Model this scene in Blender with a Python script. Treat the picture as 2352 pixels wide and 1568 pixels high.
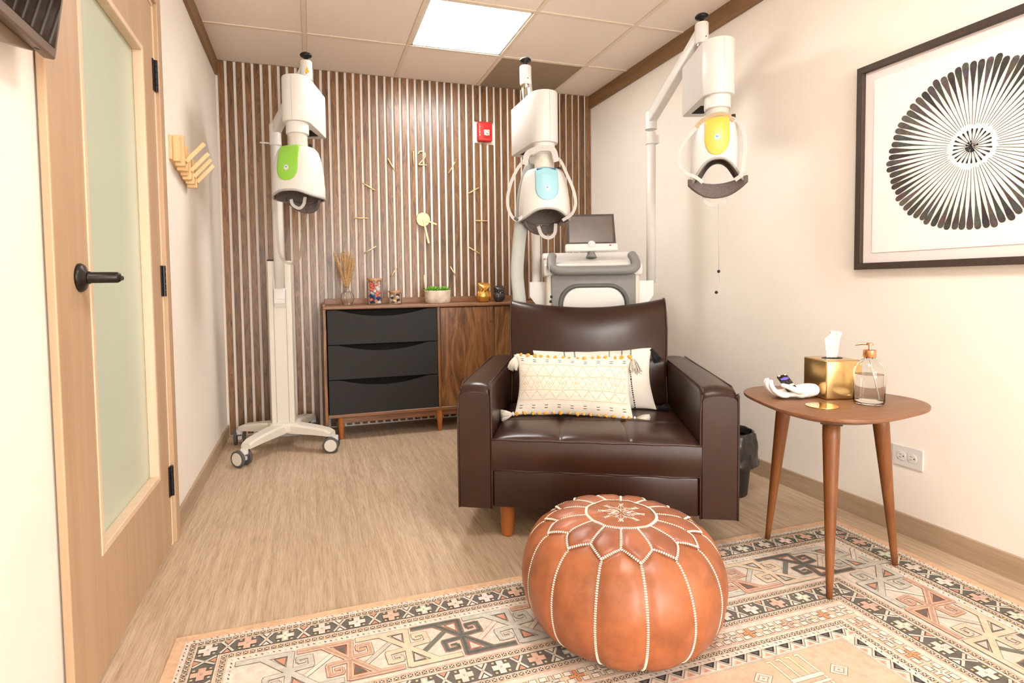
import bpy, bmesh, math, random
from mathutils import Vector, Matrix, noise
from math import sin, cos, pi, radians, sqrt, exp
C = bpy.context.scene.collection
random.seed(7)
for o in list(bpy.data.objects): bpy.data.objects.remove(o)

# ------------------------------------------------------------------ camera
YAW, PIT, ROL = radians(17.3162), radians(-2.572), radians(-0.7901)
fwd = Vector((sin(YAW)*cos(PIT), cos(YAW)*cos(PIT), sin(PIT)))
rgt = Vector((cos(YAW), -sin(YAW), 0)); upv = rgt.cross(fwd)
cr = cos(ROL)*rgt + sin(ROL)*upv; cu = -sin(ROL)*rgt + cos(ROL)*upv
cd = bpy.data.cameras.new('camera'); cam = bpy.data.objects.new('camera', cd); C.objects.link(cam)
M = Matrix((cr, cu, -fwd)).transposed().to_4x4(); M.translation = (0, 0, .9901)
cam.matrix_world = M
cd.sensor_width = 36; cd.lens = 1268.26*36/2352; cd.shift_x = 62.437/2352; cd.shift_y = -72.10/2352
cd.clip_start = .05; cd.clip_end = 60
bpy.context.scene.camera = cam
# ------------------------------------------------------------------ world, exposure
sc = bpy.context.scene
sc.view_settings.view_transform = 'Standard'; sc.view_settings.look = 'None'
sc.view_settings.gamma = 1; sc.view_settings.use_curve_mapping = False
sc.view_settings.exposure = 0.60
w = bpy.data.worlds.new('world'); sc.world = w; w.use_nodes = True
w.node_tree.nodes['Background'].inputs[0].default_value = (1, .975, .95, 1)
w.node_tree.nodes['Background'].inputs[1].default_value = 9.0
LAMP = 20.0      # strength of every ceiling panel
LAMPCOL = (1.0, .965, .93)

# ------------------------------------------------------------------ geometry of the room
D = 3.999; H = 2.475; T = .6096; GX = -.0049; GY = 3.4629; YF = -3.6
def XR(y): return 2.158 - .0095*(y-3.999) - .004
def XL(y): return -.566 - .008*(y-3.999)

# ------------------------------------------------------------------ materials
def lin(c):
    return tuple(((v/255)/12.92 if v/255 <= .04045 else ((v/255+.055)/1.055)**2.4) for v in c) + (1,)
def nmat(name):
    m = bpy.data.materials.new(name); m.use_nodes = True
    nt = m.node_tree; b = nt.nodes['Principled BSDF']
    return m, nt, b
def N(nt, typ, **k):
    n = nt.nodes.new(typ)
    for a, v in k.items(): setattr(n, a, v)
    return n
def coords(nt, scale=(1, 1, 1), rand=False, rot=(0, 0, 0)):
    tc = N(nt, 'ShaderNodeTexCoord'); mp = N(nt, 'ShaderNodeMapping')
    mp.inputs['Scale'].default_value = scale; mp.inputs['Rotation'].default_value = rot
    if rand:
        oi = N(nt, 'ShaderNodeObjectInfo'); mu = N(nt, 'ShaderNodeMath', operation='MULTIPLY'); mu.inputs[1].default_value = 37.
        ad = N(nt, 'ShaderNodeVectorMath', operation='ADD')
        nt.links.new(oi.outputs['Random'], mu.inputs[0]); nt.links.new(tc.outputs['Object'], ad.inputs[0]); nt.links.new(mu.outputs[0], ad.inputs[1])
        nt.links.new(ad.outputs[0], mp.inputs[0])
    else: nt.links.new(tc.outputs['Object'], mp.inputs[0])
    return mp
def noise_n(nt, vec, scale, detail=4, rough=.55, dist=0):
    n = N(nt, 'ShaderNodeTexNoise'); n.inputs['Scale'].default_value = scale; n.inputs['Detail'].default_value = detail
    n.inputs['Roughness'].default_value = rough; n.inputs['Distortion'].default_value = dist
    nt.links.new(vec.outputs[0], n.inputs['Vector']); return n
def ramp(nt, fac, stops):
    r = N(nt, 'ShaderNodeValToRGB'); e = r.color_ramp.elements
    e[0].position, e[0].color = stops[0][0], lin(stops[0][1]); e[1].position, e[1].color = stops[-1][0], lin(stops[-1][1])
    for p, c in stops[1:-1]:
        x = e.new(p); x.color = lin(c)
    nt.links.new(fac, r.inputs[0]); return r
def bump(nt, b, fac, strength, dist=.002):
    bp = N(nt, 'ShaderNodeBump'); bp.inputs['Strength'].default_value = strength; bp.inputs['Distance'].default_value = dist
    nt.links.new(fac, bp.inputs['Height']); nt.links.new(bp.outputs[0], b.inputs['Normal'])
def plain(name, col, rough=.5, metal=0, spec=.5, var=.04, nscale=30, bmp=0, coat=0, trans=0, ior=1.45, sheen=0):
    m, nt, b = nmat(name)
    mp = coords(nt); n = noise_n(nt, mp, nscale, 3)
    d = tuple(max(0, v*(1-var)) for v in col); l = tuple(min(255, v*(1+var*.5)) for v in col)
    r = ramp(nt, n.outputs[0], [(.3, d), (.7, l)]); nt.links.new(r.outputs[0], b.inputs['Base Color'])
    b.inputs['Roughness'].default_value = rough; b.inputs['Metallic'].default_value = metal
    b.inputs['Specular IOR Level'].default_value = spec; b.inputs['IOR'].default_value = ior
    if coat: b.inputs['Coat Weight'].default_value = coat; b.inputs['Coat Roughness'].default_value = .15
    if trans: b.inputs['Transmission Weight'].default_value = trans
    if sheen: b.inputs['Sheen Weight'].default_value = sheen
    if bmp: bump(nt, b, n.outputs[0], bmp)
    return m
def wood(name, stops, axis=2, scale=14, rough=.45, rand=False, stretch=.07, dist=1.2, pore=.25, bmp=.15, coat=0):
    m, nt, b = nmat(name)
    s = [1, 1, 1]; s[axis] = stretch
    mp = coords(nt, s, rand); n = noise_n(nt, mp, scale, 5, .6, dist)
    r = ramp(nt, n.outputs[0], stops)
    s2 = [1, 1, 1]; s2[axis] = .025; mp2 = coords(nt, s2, rand); n2 = noise_n(nt, mp2, scale*14, 3, .6)
    mx = N(nt, 'ShaderNodeMixRGB', blend_type='MULTIPLY'); mx.inputs[0].default_value = pore
    r2 = ramp(nt, n2.outputs[0], [(.35, (120, 110, 100)), (.6, (255, 255, 255))])
    nt.links.new(r.outputs[0], mx.inputs[1]); nt.links.new(r2.outputs[0], mx.inputs[2])
    out = mx
    if rand:
        oi = N(nt, 'ShaderNodeObjectInfo'); hs = N(nt, 'ShaderNodeHueSaturation')
        mr = N(nt, 'ShaderNodeMapRange'); mr.inputs['To Min'].default_value = .50; mr.inputs['To Max'].default_value = .84
        nt.links.new(oi.outputs['Random'], mr.inputs[0]); nt.links.new(mr.outputs[0], hs.inputs['Value'])
        nt.links.new(mx.outputs[0], hs.inputs['Color']); out = hs
    nt.links.new(out.outputs[0], b.inputs['Base Color']); b.inputs['Roughness'].default_value = rough
    if coat: b.inputs['Coat Weight'].default_value = coat; b.inputs['Coat Roughness'].default_value = .2
    bump(nt, b, n2.outputs[0], bmp, .001)
    return m
def vcol(name, rough=.8, nz=.0, nscale=60, bmp=.0, bscale=400, sheen=0, coat=0, spec=.3):
    m, nt, b = nmat(name)
    a = N(nt, 'ShaderNodeVertexColor'); a.layer_name = 'Col'
    mp = coords(nt); n = noise_n(nt, mp, nscale, 6, .7); mx = N(nt, 'ShaderNodeMixRGB', blend_type='MULTIPLY'); mx.inputs[0].default_value = 1
    k = int(255*(1-nz)); r = ramp(nt, n.outputs[0], [(.35, (k, k, k)), (.62, (255, 255, 255))])
    nt.links.new(a.outputs[0], mx.inputs[1]); nt.links.new(r.outputs[0], mx.inputs[2]); nt.links.new(mx.outputs[0], b.inputs['Base Color'])
    b.inputs['Roughness'].default_value = rough; b.inputs['Specular IOR Level'].default_value = spec
    if sheen: b.inputs['Sheen Weight'].default_value = sheen
    if coat: b.inputs['Coat Weight'].default_value = coat; b.inputs['Coat Roughness'].default_value = .25
    if bmp:
        n2 = noise_n(nt, mp, bscale, 2); bump(nt, b, n2.outputs[0], bmp, .001)
    return m
def emit(name, col, s):
    m, nt, b = nmat(name)
    b.inputs['Base Color'].default_value = (1, 1, 1, 1)
    b.inputs['Emission Color'].default_value = col + (1,); b.inputs['Emission Strength'].default_value = s
    return m
def glassm(name, col=(255, 255, 255), rough=0., ior=1.45, alpha=None):
    m, nt, b = nmat(name)
    b.inputs['Base Color'].default_value = lin(col); b.inputs['Transmission Weight'].default_value = 1
    b.inputs['Roughness'].default_value = rough; b.inputs['IOR'].default_value = ior
    return m

MW = plain('wall_paint', (240, 233, 223), .75, var=.012, nscale=3, bmp=.02)
MCEIL = plain('ceiling_tile', (242, 230, 218), .85, var=.02, nscale=120, bmp=.05)
MCEILB = plain('ceiling_tile_brown', (158, 140, 118), .85, var=.03, nscale=60)
MGRID = plain('ceiling_grid', (232, 216, 196), .8, var=.02)
MSLAT = wood('slat_oak', [(.30, (80, 50, 24)), (.45, (128, 86, 48)), (.56, (154, 110, 66)), (.64, (112, 72, 38)), (.75, (142, 98, 58))], 2, 30, .36, True, .13, 2.2, .25, .2, .2)
MTRIM = wood('dark_trim', [(.3, (122, 90, 56)), (.7, (150, 112, 74))], 1, 20, .5)
MBASE = wood('baseboard_wood', [(.3, (166, 142, 116)), (.7, (186, 162, 136))], 1, 20, .55, pore=.15)
MDOOR = wood('maple', [(.3, (180, 149, 117)), (.7, (200, 169, 136))], 2, 8, .42, stretch=.05, pore=.08, bmp=.05)
MDOORL = wood('maple_light', [(.3, (218, 190, 160)), (.7, (230, 206, 178))], 2, 8, .42, stretch=.05, pore=.05, bmp=.05)
MFROST = plain('frosted_glass', (196, 206, 186), .28, var=.01, spec=.6, nscale=2)
MBLK = plain('black_metal', (38, 33, 30), .35, metal=.4, var=.1)
MWAL = wood('walnut', [(.32, (72, 44, 24)), (.45, (118, 78, 44)), (.55, (148, 102, 62)), (.68, (96, 60, 34))], 2, 9, .38, stretch=.22, dist=1.8)
MWALX = wood('walnut_along', [(.3, (100, 66, 42)), (.5, (138, 94, 62)), (.7, (118, 78, 50))], 0, 16, .4, stretch=.1, dist=1.4)
MDRAW = plain('drawer_black', (31, 29, 29), .7, var=.12, nscale=300, bmp=.05)
MDARK = plain('black_and_shadow', (14, 12, 11), .9)  # near-black for soil and owl eyes, also painted shade inside openings
MPLA = plain('machine_white', (216, 213, 208), .38, var=.008)
MPLB = plain('machine_offwhite', (212, 206, 194), .45, var=.01)
MGRY = plain('machine_grey', (128, 126, 124), .5, var=.03)
MGRYD = plain('machine_dark_grey', (98, 96, 94), .55, var=.03)
MRIM = plain('rim_grey', (170, 168, 164), .5)
MPAD = plain('pad_mesh', (112, 102, 98), .9, var=.35, nscale=420, bmp=.4)
MSTRAP = plain('strap_webbing', (192, 189, 184), .7, var=.04, nscale=120)
MTYRE = plain('tyre_grey', (84, 80, 78), .6)
MCHROME = plain('chrome', (210, 205, 198), .15, metal=1)
MBRASS = plain('brass', (216, 184, 128), .22, metal=.95, var=.03)
MBRASSF = plain('brass_satin', (232, 206, 156), .5, metal=.5, var=.03)
MROSE = plain('rose_gold', (226, 170, 128), .2, metal=1, var=.02)
MRED = plain('alarm_red', (196, 48, 44), .35, var=.03)
MLEATH = plain('brown_leather', (50, 28, 19), .30, var=.16, nscale=7, spec=.5)
MPIPE = plain('leather_piping', (62, 38, 30), .4, var=.1)
MHONEY = wood('honey_wood', [(.3, (160, 92, 42)), (.7, (190, 118, 60))], 2, 12, .35, pore=.1)
MTEAK = wood('teak', [(.3, (108, 62, 28)), (.7, (138, 84, 42))], 2, 14, .4, stretch=.1, pore=.2)
MTEAKX = wood('teak_top', [(.3, (116, 76, 48)), (.7, (142, 97, 65))], 0, 14, .4, stretch=.1, pore=.2)
MSTITCH = plain('cream_thread', (226, 216, 202), .8, var=.05)
MCREAM = plain('cream_cotton', (222, 214, 200), .9, var=.04, nscale=200, bmp=.2)
MBLKF = plain('black_thread', (34, 31, 32), .9, var=.2, nscale=200)
MGOLDF = plain('gold_yarn', (222, 164, 72), .9, var=.15, nscale=200)
MCER = plain('white_ceramic', (238, 234, 230), .35, var=.01)
MTISS = plain('tissue', (232, 230, 228), .9, var=.01)
MPINE = wood('pine', [(.3, (226, 182, 128)), (.7, (240, 204, 156))], 2, 10, .5, pore=.1)
MBAG = plain('black_bag', (46, 42, 40), .3, var=.3, nscale=40, bmp=.6)
MFRAME = plain('frame_brown', (66, 54, 46), .5, var=.1, nscale=60)
MSCR = plain('dark_screen', (20, 18, 17), .02, var=.05)
MSCR2 = plain('console_screen', (98, 88, 80), .25, var=.03)
MGLASS = glassm('clear_glass', (252, 252, 250), 0, 1.3)
MLIQ = glassm('clear_soap', (250, 248, 244), 0, 1.12)

# ------------------------------------------------------------------ mesh helpers
def obj(name, bm, m, parent=None, smooth=False, loc=None, rot=None, kind=None, label=None, auto=None):
    me = bpy.data.meshes.new(name)
    if smooth:
        for f in bm.faces: f.smooth = True
    bm.normal_update(); bm.to_mesh(me); bm.free()
    for x in (m if isinstance(m, (list, tuple)) else [m]): me.materials.append(x)
    if auto is not None:
        me.shade_smooth() if hasattr(me, 'shade_smooth') else None
        try: me.set_sharp_from_angle(angle=radians(auto))
        except Exception: pass
    o = bpy.data.objects.new(name, me); C.objects.link(o)
    if parent: o.parent = parent
    if loc: o.location = loc
    if rot: o.rotation_euler = rot
    if kind: o['kind'] = kind
    if label: o['label'] = label
    return o
def thing(name, label, cat, loc=(0, 0, 0), rotz=0, group=None, rot=None):
    o = bpy.data.objects.new(name, None); C.objects.link(o); o.empty_display_size = .05
    o.location = loc; o.rotation_euler = rot or (0, 0, rotz); o['label'] = label; o['category'] = cat
    if group: o['group'] = group
    return o
def tag(o, label, cat, group=None):
    o['label'] = label; o['category'] = cat
    if group: o['group'] = group
    return o
def BM(): return bmesh.new()
def box(bm, x0, x1, y0, y1, z0, z1, bev=0, seg=2, mi=0):
    r = bmesh.ops.create_cube(bm, size=1)['verts']
    for v in r: v.co = Vector(((x0+x1)/2+v.co.x*(x1-x0), (y0+y1)/2+v.co.y*(y1-y0), (z0+z1)/2+v.co.z*(z1-z0)))
    fs = {f for v in r for f in v.link_faces}
    for f in fs: f.material_index = mi
    if bev:
        es = {e for v in r for e in v.link_edges}
        res = bmesh.ops.bevel(bm, geom=list(es), offset=bev, segments=seg, affect='EDGES', profile=.5)
        for f in res['faces']: f.material_index = mi
    return r
def mkbox(*a, **k):
    bm = BM(); box(bm, *a, **k); return bm
def prism(bm, pts, z0, z1, mi=0, ax='z'):
    def mp(p, z): return (p[0], p[1], z) if ax == 'z' else ((p[0], z, p[1]) if ax == 'y' else (z, p[0], p[1]))
    a = [bm.verts.new(mp(p, z0)) for p in pts]; b = [bm.verts.new(mp(p, z1)) for p in pts]
    fs = [bm.faces.new(a[::-1]), bm.faces.new(b)]
    n = len(pts)
    for i in range(n): fs.append(bm.faces.new((a[i], a[(i+1) % n], b[(i+1) % n], b[i])))
    for f in fs: f.material_index = mi
    bmesh.ops.recalc_face_normals(bm, faces=fs)
    return fs
def lathe(bm, prof, seg=24, c=(0, 0, 0), mi=0, axis='z'):
    rings = []
    c = Vector(c)
    def mp(r, a, z):
        if axis == 'z': return c+Vector((r*cos(a), r*sin(a), z))
        if axis == 'x': return c+Vector((z, r*cos(a), r*sin(a)))
        return c+Vector((r*cos(a), z, r*sin(a)))
    for r, z in prof:
        if r < 1e-5: rings.append([bm.verts.new(mp(0, 0, z))])
        else: rings.append([bm.verts.new(mp(r, 2*pi*i/seg, z)) for i in range(seg)])
    fs = []
    for a, b in zip(rings, rings[1:]):
        for i in range(seg):
            j = (i+1) % seg
            if len(a) == 1 and len(b) == 1: continue
            if len(a) == 1: fs.append(bm.faces.new((a[0], b[i], b[j])))
            elif len(b) == 1: fs.append(bm.faces.new((a[i], a[j], b[0])))
            else: fs.append(bm.faces.new((a[i], a[j], b[j], b[i])))
    for r_ in (rings[0], rings[-1]):
        if len(r_) > 2: fs.append(bm.faces.new(r_))
    for f in fs: f.material_index = mi
    bmesh.ops.recalc_face_normals(bm, faces=fs)
    return fs
def mklathe(*a, **k):
    bm = BM(); lathe(bm, *a, **k); return bm
def frames(pts, closed=False):
    P = [Vector(p) for p in pts]; n = len(P); out = []; up = Vector((0, 0, 1)); prev = None
    for i in range(n):
        if closed: t = P[(i+1) % n]-P[i-1]
        else: t = P[min(i+1, n-1)]-P[max(i-1, 0)]
        t.normalize()
        if prev is None:
            a = up if abs(t.dot(up)) < .95 else Vector((1, 0, 0)); s = t.cross(a).normalized()
        else:
            s = prev - t*prev.dot(t); s.normalize()
        out.append((P[i], t, s, t.cross(s))); prev = s
    return out
def tube(bm, pts, r, seg=8, closed=False, mi=0, sy=1.0, caps=True):
    fr = frames(pts, closed); rings = []
    for k, (p, t, s, u) in enumerate(fr):
        rr = r[k] if isinstance(r, (list, tuple)) else r
        rings.append([bm.verts.new(p+s*rr*cos(2*pi*i/seg)+u*rr*sy*sin(2*pi*i/seg)) for i in range(seg)])
    fs = []; m = len(rings)
    for k in range(m if closed else m-1):
        a, b = rings[k], rings[(k+1) % m]
        for i in range(seg):
            j = (i+1) % seg; fs.append(bm.faces.new((a[i], a[j], b[j], b[i])))
    if not closed and caps: fs.append(bm.faces.new(rings[0][::-1])); fs.append(bm.faces.new(rings[-1]))
    for f in fs: f.material_index = mi; f.smooth = True
    bmesh.ops.recalc_face_normals(bm, faces=fs)
    return fs
def mktube(*a, **k):
    bm = BM(); tube(bm, *a, **k); return bm
def spline(pts, n=8, closed=False):
    P = [Vector(p) for p in pts]; out = []; m = len(P)
    rng = range(m if closed else m-1)
    for i in rng:
        p1, p2 = P[i], P[(i+1) % m]
        p0 = P[i-1] if (i > 0 or closed) else p1*2-p2
        p3 = P[(i+2) % m] if (i+2 < m or closed) else p2*2-p1
        for k in range(n):
            t = k/n
            out.append(.5*((2*p1)+(-p0+p2)*t+(2*p0-5*p1+4*p2-p3)*t*t+(-p0+3*p1-3*p2+p3)*t**3))
    if not closed: out.append(P[-1])
    return out
def ribbon(bm, pts, width, thick, side, mi=0):
    """flat strap: follows pts, wide along the vector side(i) and thin across"""
    P = [Vector(p) for p in pts]; n = len(P); rings = []
    for i in range(n):
        t = (P[min(i+1, n-1)]-P[max(i-1, 0)]).normalized()
        s = t.cross(Vector((.25, -1, .1))) if side is None else (side if isinstance(side, Vector) else side(i/(n-1)))
        s = (s-t*s.dot(t)).normalized(); u = t.cross(s)
        wd = width(i/(n-1)) if callable(width) else width
        rings.append([bm.verts.new(P[i]+s*a*wd/2+u*b*thick/2) for a, b in ((-1, -1), (1, -1), (1, 1), (-1, 1))])
    fs = []
    for a, b in zip(rings, rings[1:]):
        for i in range(4): fs.append(bm.faces.new((a[i], a[(i+1) % 4], b[(i+1) % 4], b[i])))
    fs += [bm.faces.new(rings[0]), bm.faces.new(rings[-1])]
    for f in fs: f.material_index = mi
    bmesh.ops.recalc_face_normals(bm, faces=fs)
def grid(bm, nu, nv, f, cu_=False, mi=0, colf=None, lay=None):
    vs = [[bm.verts.new(f(i/nu, j/nv)) for i in range(nu if cu_ else nu+1)] for j in range(nv+1)]
    fs = []
    for j in range(nv):
        for i in range(nu):
            k = (i+1) % nu if cu_ else i+1
            q = bm.faces.new((vs[j][i], vs[j][k], vs[j+1][k], vs[j+1][i])); q.material_index = mi; q.smooth = True; fs.append(q)
    return vs, fs
def beam(bm, a, b, wy, wz, bev=.006):
    """box along a->b, width wy horizontally, wz vertically-ish"""
    a, b = Vector(a), Vector(b); L = (b-a).length; x = (b-a).normalized()
    y = Vector((0, 0, 1)).cross(x).normalized(); z = x.cross(y)
    r = box(bm, 0, L, -wy/2, wy/2, -wz/2, wz/2)
    if bev:
        es = {e for v in r for e in v.link_edges}
        res = bmesh.ops.bevel(bm, geom=list(es), offset=bev, segments=3, affect='EDGES', profile=.5)
        vs = {v for f in res['faces'] for v in f.verts}
        vs |= {v for v in vs for e in v.link_edges for v in e.verts}
    else: vs = set(r)
    Mx = Matrix((x, y, z)).transposed()
    for v in vs: v.co = a+Mx@v.co
def chip(o, sub=1):
    md = o.modifiers.new('sub', 'SUBSURF'); md.levels = sub; md.render_levels = sub; return o
def text_bm(s, size, depth=.0005, align='CENTER'):
    cu_ = bpy.data.curves.new('t', 'FONT'); cu_.body = s; cu_.size = size; cu_.extrude = depth; cu_.align_x = align
    to = bpy.data.objects.new('t', cu_); C.objects.link(to)
    dg = bpy.context.evaluated_depsgraph_get(); me = bpy.data.meshes.new_from_object(to.evaluated_get(dg))
    bm = BM(); bm.from_mesh(me); bpy.data.objects.remove(to); bpy.data.meshes.remove(me); bpy.data.curves.remove(cu_)
    return bm

# ------------------------------------------------------------------ room shell
bm = BM(); box(bm, -1.2, 2.8, YF-.1, D+.2, -.08, 0)
MFLOOR, nt, b = nmat('vinyl_floor')
mp = coords(nt, (1, .045, 1)); n1 = noise_n(nt, mp, 46, 8, .74, .3)
mp2 = coords(nt, (1, .05, 1)); n2 = noise_n(nt, mp2, 230, 3, .6)
r1 = ramp(nt, n1.outputs[0], [(.30, (172, 149, 124)), (.46, (192, 168, 141)), (.54, (203, 180, 153)), (.70, (214, 192, 167))])
r2 = ramp(nt, n2.outputs[0], [(.36, (196, 184, 170)), (.56, (255, 255, 255))])
bk = N(nt, 'ShaderNodeTexBrick'); bk.offset = .37; bk.inputs['Scale'].default_value = 1
bk.inputs['Color1'].default_value = (.9, .9, .9, 1); bk.inputs['Color2'].default_value = (1, 1, 1, 1); bk.inputs['Mortar'].default_value = (.82, .8, .78, 1)
bk.inputs['Mortar Size'].default_value = .0008; bk.inputs['Brick Width'].default_value = 1.22; bk.inputs['Row Height'].default_value = .18
tc = coords(nt, (1, 1, 1), rot=(0, 0, pi/2)); nt.links.new(tc.outputs[0], bk.inputs['Vector'])
mx = N(nt, 'ShaderNodeMixRGB', blend_type='MULTIPLY'); mx.inputs[0].default_value = .5
nt.links.new(r1.outputs[0], mx.inputs[1]); nt.links.new(r2.outputs[0], mx.inputs[2])
mx2 = N(nt, 'ShaderNodeMixRGB', blend_type='MULTIPLY'); mx2.inputs[0].default_value = .6
nt.links.new(mx.outputs[0], mx2.inputs[1]); nt.links.new(bk.outputs[0], mx2.inputs[2]); nt.links.new(mx2.outputs[0], b.inputs['Base Color'])
b.inputs['Roughness'].default_value = .42; bump(nt, b, n2.outputs[0], .12, .001)
obj('floor', bm, MFLOOR, kind='structure')

def quadwall(bm, f, y0, y1, z0, z1, th):
    a, c = f(y0), f(y1)
    prism(bm, [(a, y0), (c, y1), (c+th, y1), (a+th, y0)], z0, z1)
bm = BM(); quadwall(bm, XR, YF, D+.15, 0, H+.1, .12); obj('wall_right', bm, MW, kind='structure')
DY0, DY1, DZ = 1.475, 2.405, 2.075           # door rough opening
bm = BM(); quadwall(bm, XL, YF, DY0, 0, H+.1, -.12); quadwall(bm, XL, DY1, D+.15, 0, H+.1, -.12); quadwall(bm, XL, DY0, DY1, DZ, H+.1, -.12)
obj('wall_left', bm, MW, kind='structure')
wb = obj('wall_back', mkbox(-.75, 2.4, D+.019, D+.14, 0, H+.1), plain('back_paint', (246, 234, 222), .75, var=.01, nscale=3), kind='structure')
WX0, WX1, WZ0, WZ1 = -.35, 2.0, .12, 2.25      # added window, unseen behind the camera, for soft frontal light
bm = BM()
for a in ((-.75, WX0, 0, H+.1), (WX1, 2.5, 0, H+.1), (WX0, WX1, 0, WZ0), (WX0, WX1, WZ1, H+.1)): box(bm, a[0], a[1], YF-.12, YF, a[2], a[3])
obj('wall_front', bm, MW, kind='structure')
bm = BM()
for a in ((WX0, WX0+.04, WZ0, WZ1), (WX1-.04, WX1, WZ0, WZ1), (WX0+.04, WX1-.04, WZ0, WZ0+.04), (WX0+.04, WX1-.04, WZ1-.04, WZ1), (.83, .87, WZ0+.04, WZ1-.04)): box(bm, a[0], a[1], YF-.08, YF-.03, a[2], a[3])
obj('added_window_1', bm, MPLA, kind='structure')
pl = bpy.data.lights.new('portal', 'AREA'); pl.shape = 'RECTANGLE'; pl.size = WX1-WX0; pl.size_y = WZ1-WZ0
po = bpy.data.objects.new('added_window_portal', pl); C.objects.link(po); po.location = ((WX0+WX1)/2, YF-.02, (WZ0+WZ1)/2); po.rotation_euler = (pi/2, 0, 0)
pl.cycles.is_portal = True
ce = obj('ceiling', mkbox(-.75, 2.5, YF-.1, D+.1, H+.035, H+.12), MCEIL, kind='structure')
# grid bars
bm = BM()
for k in range(-1, 5):
    x = GX+k*T
    if XL(3) < x < XR(1): box(bm, x-.012, x+.012, YF, D+.018, H-.002, H+.03)
ys = [GY+k*T for k in range(1, -12, -1)]
for y in ys:
    if YF < y < D: box(bm, -.62, 2.25, y-.012, y+.012, H-.0016, H+.03)
obj('ceiling_grid', bm, MGRID, ce)
cols = [(-.6, GX), (GX, GX+T), (GX+T, GX+2*T), (GX+2*T, GX+3*T), (GX+3*T, 2.22)]
lamps = {(2, 1), (2, 5), (2, 9)}  # panel by the slats is real; the other two are added fill light
tiles = {}
for r_ in range(13):
    if GY-(r_-1)*T < YF+.05: continue
    y1 = D+.018 if r_ == 0 else GY-(r_-1)*T; y0 = GY-r_*T
    if y0 < YF: y0 = YF
    for c_, (x0, x1) in enumerate(cols):
        if (c_, r_) in lamps: continue
        key = (round(x1-x0, 3), round(y1-y0, 3)); m_ = MCEILB if (c_, r_) == (3, 0) else MCEIL
        hw, hl = (x1-x0)/2-.0121, (y1-y0)/2-.0121
        if key in tiles and m_ is MCEIL:
            o = tiles[key].copy(); C.objects.link(o); o.parent = ce
        else:
            o = obj('ceiling_tile', mkbox(-hw, hw, -hl, hl, 0, .025, .002, 1), m_, ce)
            if m_ is MCEIL: tiles[key] = o
            else: o['label'] = 'brown ceiling tile in the back row'
        o.location = ((x0+x1)/2, (y0+y1)/2, H+.002)
MLAMP = emit('lamp_diffuser', LAMPCOL, LAMP)
lb = {(2, 1): 'bright square light panel in the ceiling near the slatted wall', (2, 5): 'added unseen square light panel in the ceiling above the camera',
      (2, 9): 'added unseen square light panel in the ceiling nearest the added window', (0, 4): 'square ceiling light panel beside the left wall', (4, 4): 'narrow ceiling light panel beside the right wall'}
for (c_, r_) in lamps:
    x0, x1 = cols[c_]; y1 = GY-(r_-1)*T; y0 = max(y1-T, YF)
    if c_ == 4: x1 = XR(1)-.02
    if c_ == 0: x0 = XL(1)+.03
    t = thing('ceiling_light', lb[(c_, r_)], 'ceiling light', ((x0+x1)/2, (y0+y1)/2, H+.002))
    hw, hl = (x1-x0)/2-.014, (y1-y0)/2-.014; bm = BM()
    for a in ((-hw, -hw+.012, -hl, hl), (hw-.012, hw, -hl, hl), (-hw, hw, -hl, -hl+.012), (-hw, hw, hl-.012, hl)): box(bm, *a, .0, .02)
    obj('light_frame', bm, MPLA, t)
    obj('diffuser', mkbox(-hw+.012, hw-.012, -hl+.012, hl-.012, .004, .016), MLAMP, t)
# crown trims and baseboards
for nm, f, s in (('trim_1', XL, 1), ('trim_2', XR, -1)):
    bm = BM(); prism(bm, [(f(YF), YF), (f(D), D), (f(D)+s*.018, D), (f(YF)+s*.018, YF)], H-.0955, H+.03)
    obj(nm, bm, MTRIM, kind='structure')
for nm, f, s, segs in (('baseboard_left', XL, 1, [(YF, DY0-.08), (DY1+.06, D)]), ('baseboard_right', XR, -1, [(YF, D)])):
    bm = BM()
    for a, c in segs: prism(bm, [(f(a), a), (f(c), c), (f(c)+s*.013, c), (f(a)+s*.013, a)], 0, .0815)
    obj(nm, bm, MBASE, kind='structure')
# slats
PIT_S = .0543; hh = H-.001
full = None; tops = {}
for i in range(50):
    x = -.549+PIT_S*i
    if x+.034 > XR(D)-.002: break
    def slat(z0, z1, key):
        global full
        if key in tops: o = tops[key].copy(); C.objects.link(o); o.parent = wb
        else:
            o = obj('slat', mkbox(0, .0360, -.001, .0185, z0, z1, .0012, 1), MSLAT, wb); tops[key] = o
        o.location = (x, D, 0)
    if 1.17 < x < 1.32:
        slat(2.215 if x < 1.2 else 2.208, hh, 'u%d' % i); slat(.012, 2.054 if x < 1.29 else 2.045, 'l%d' % i)
    else: slat(.012, hh, 'f')

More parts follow.
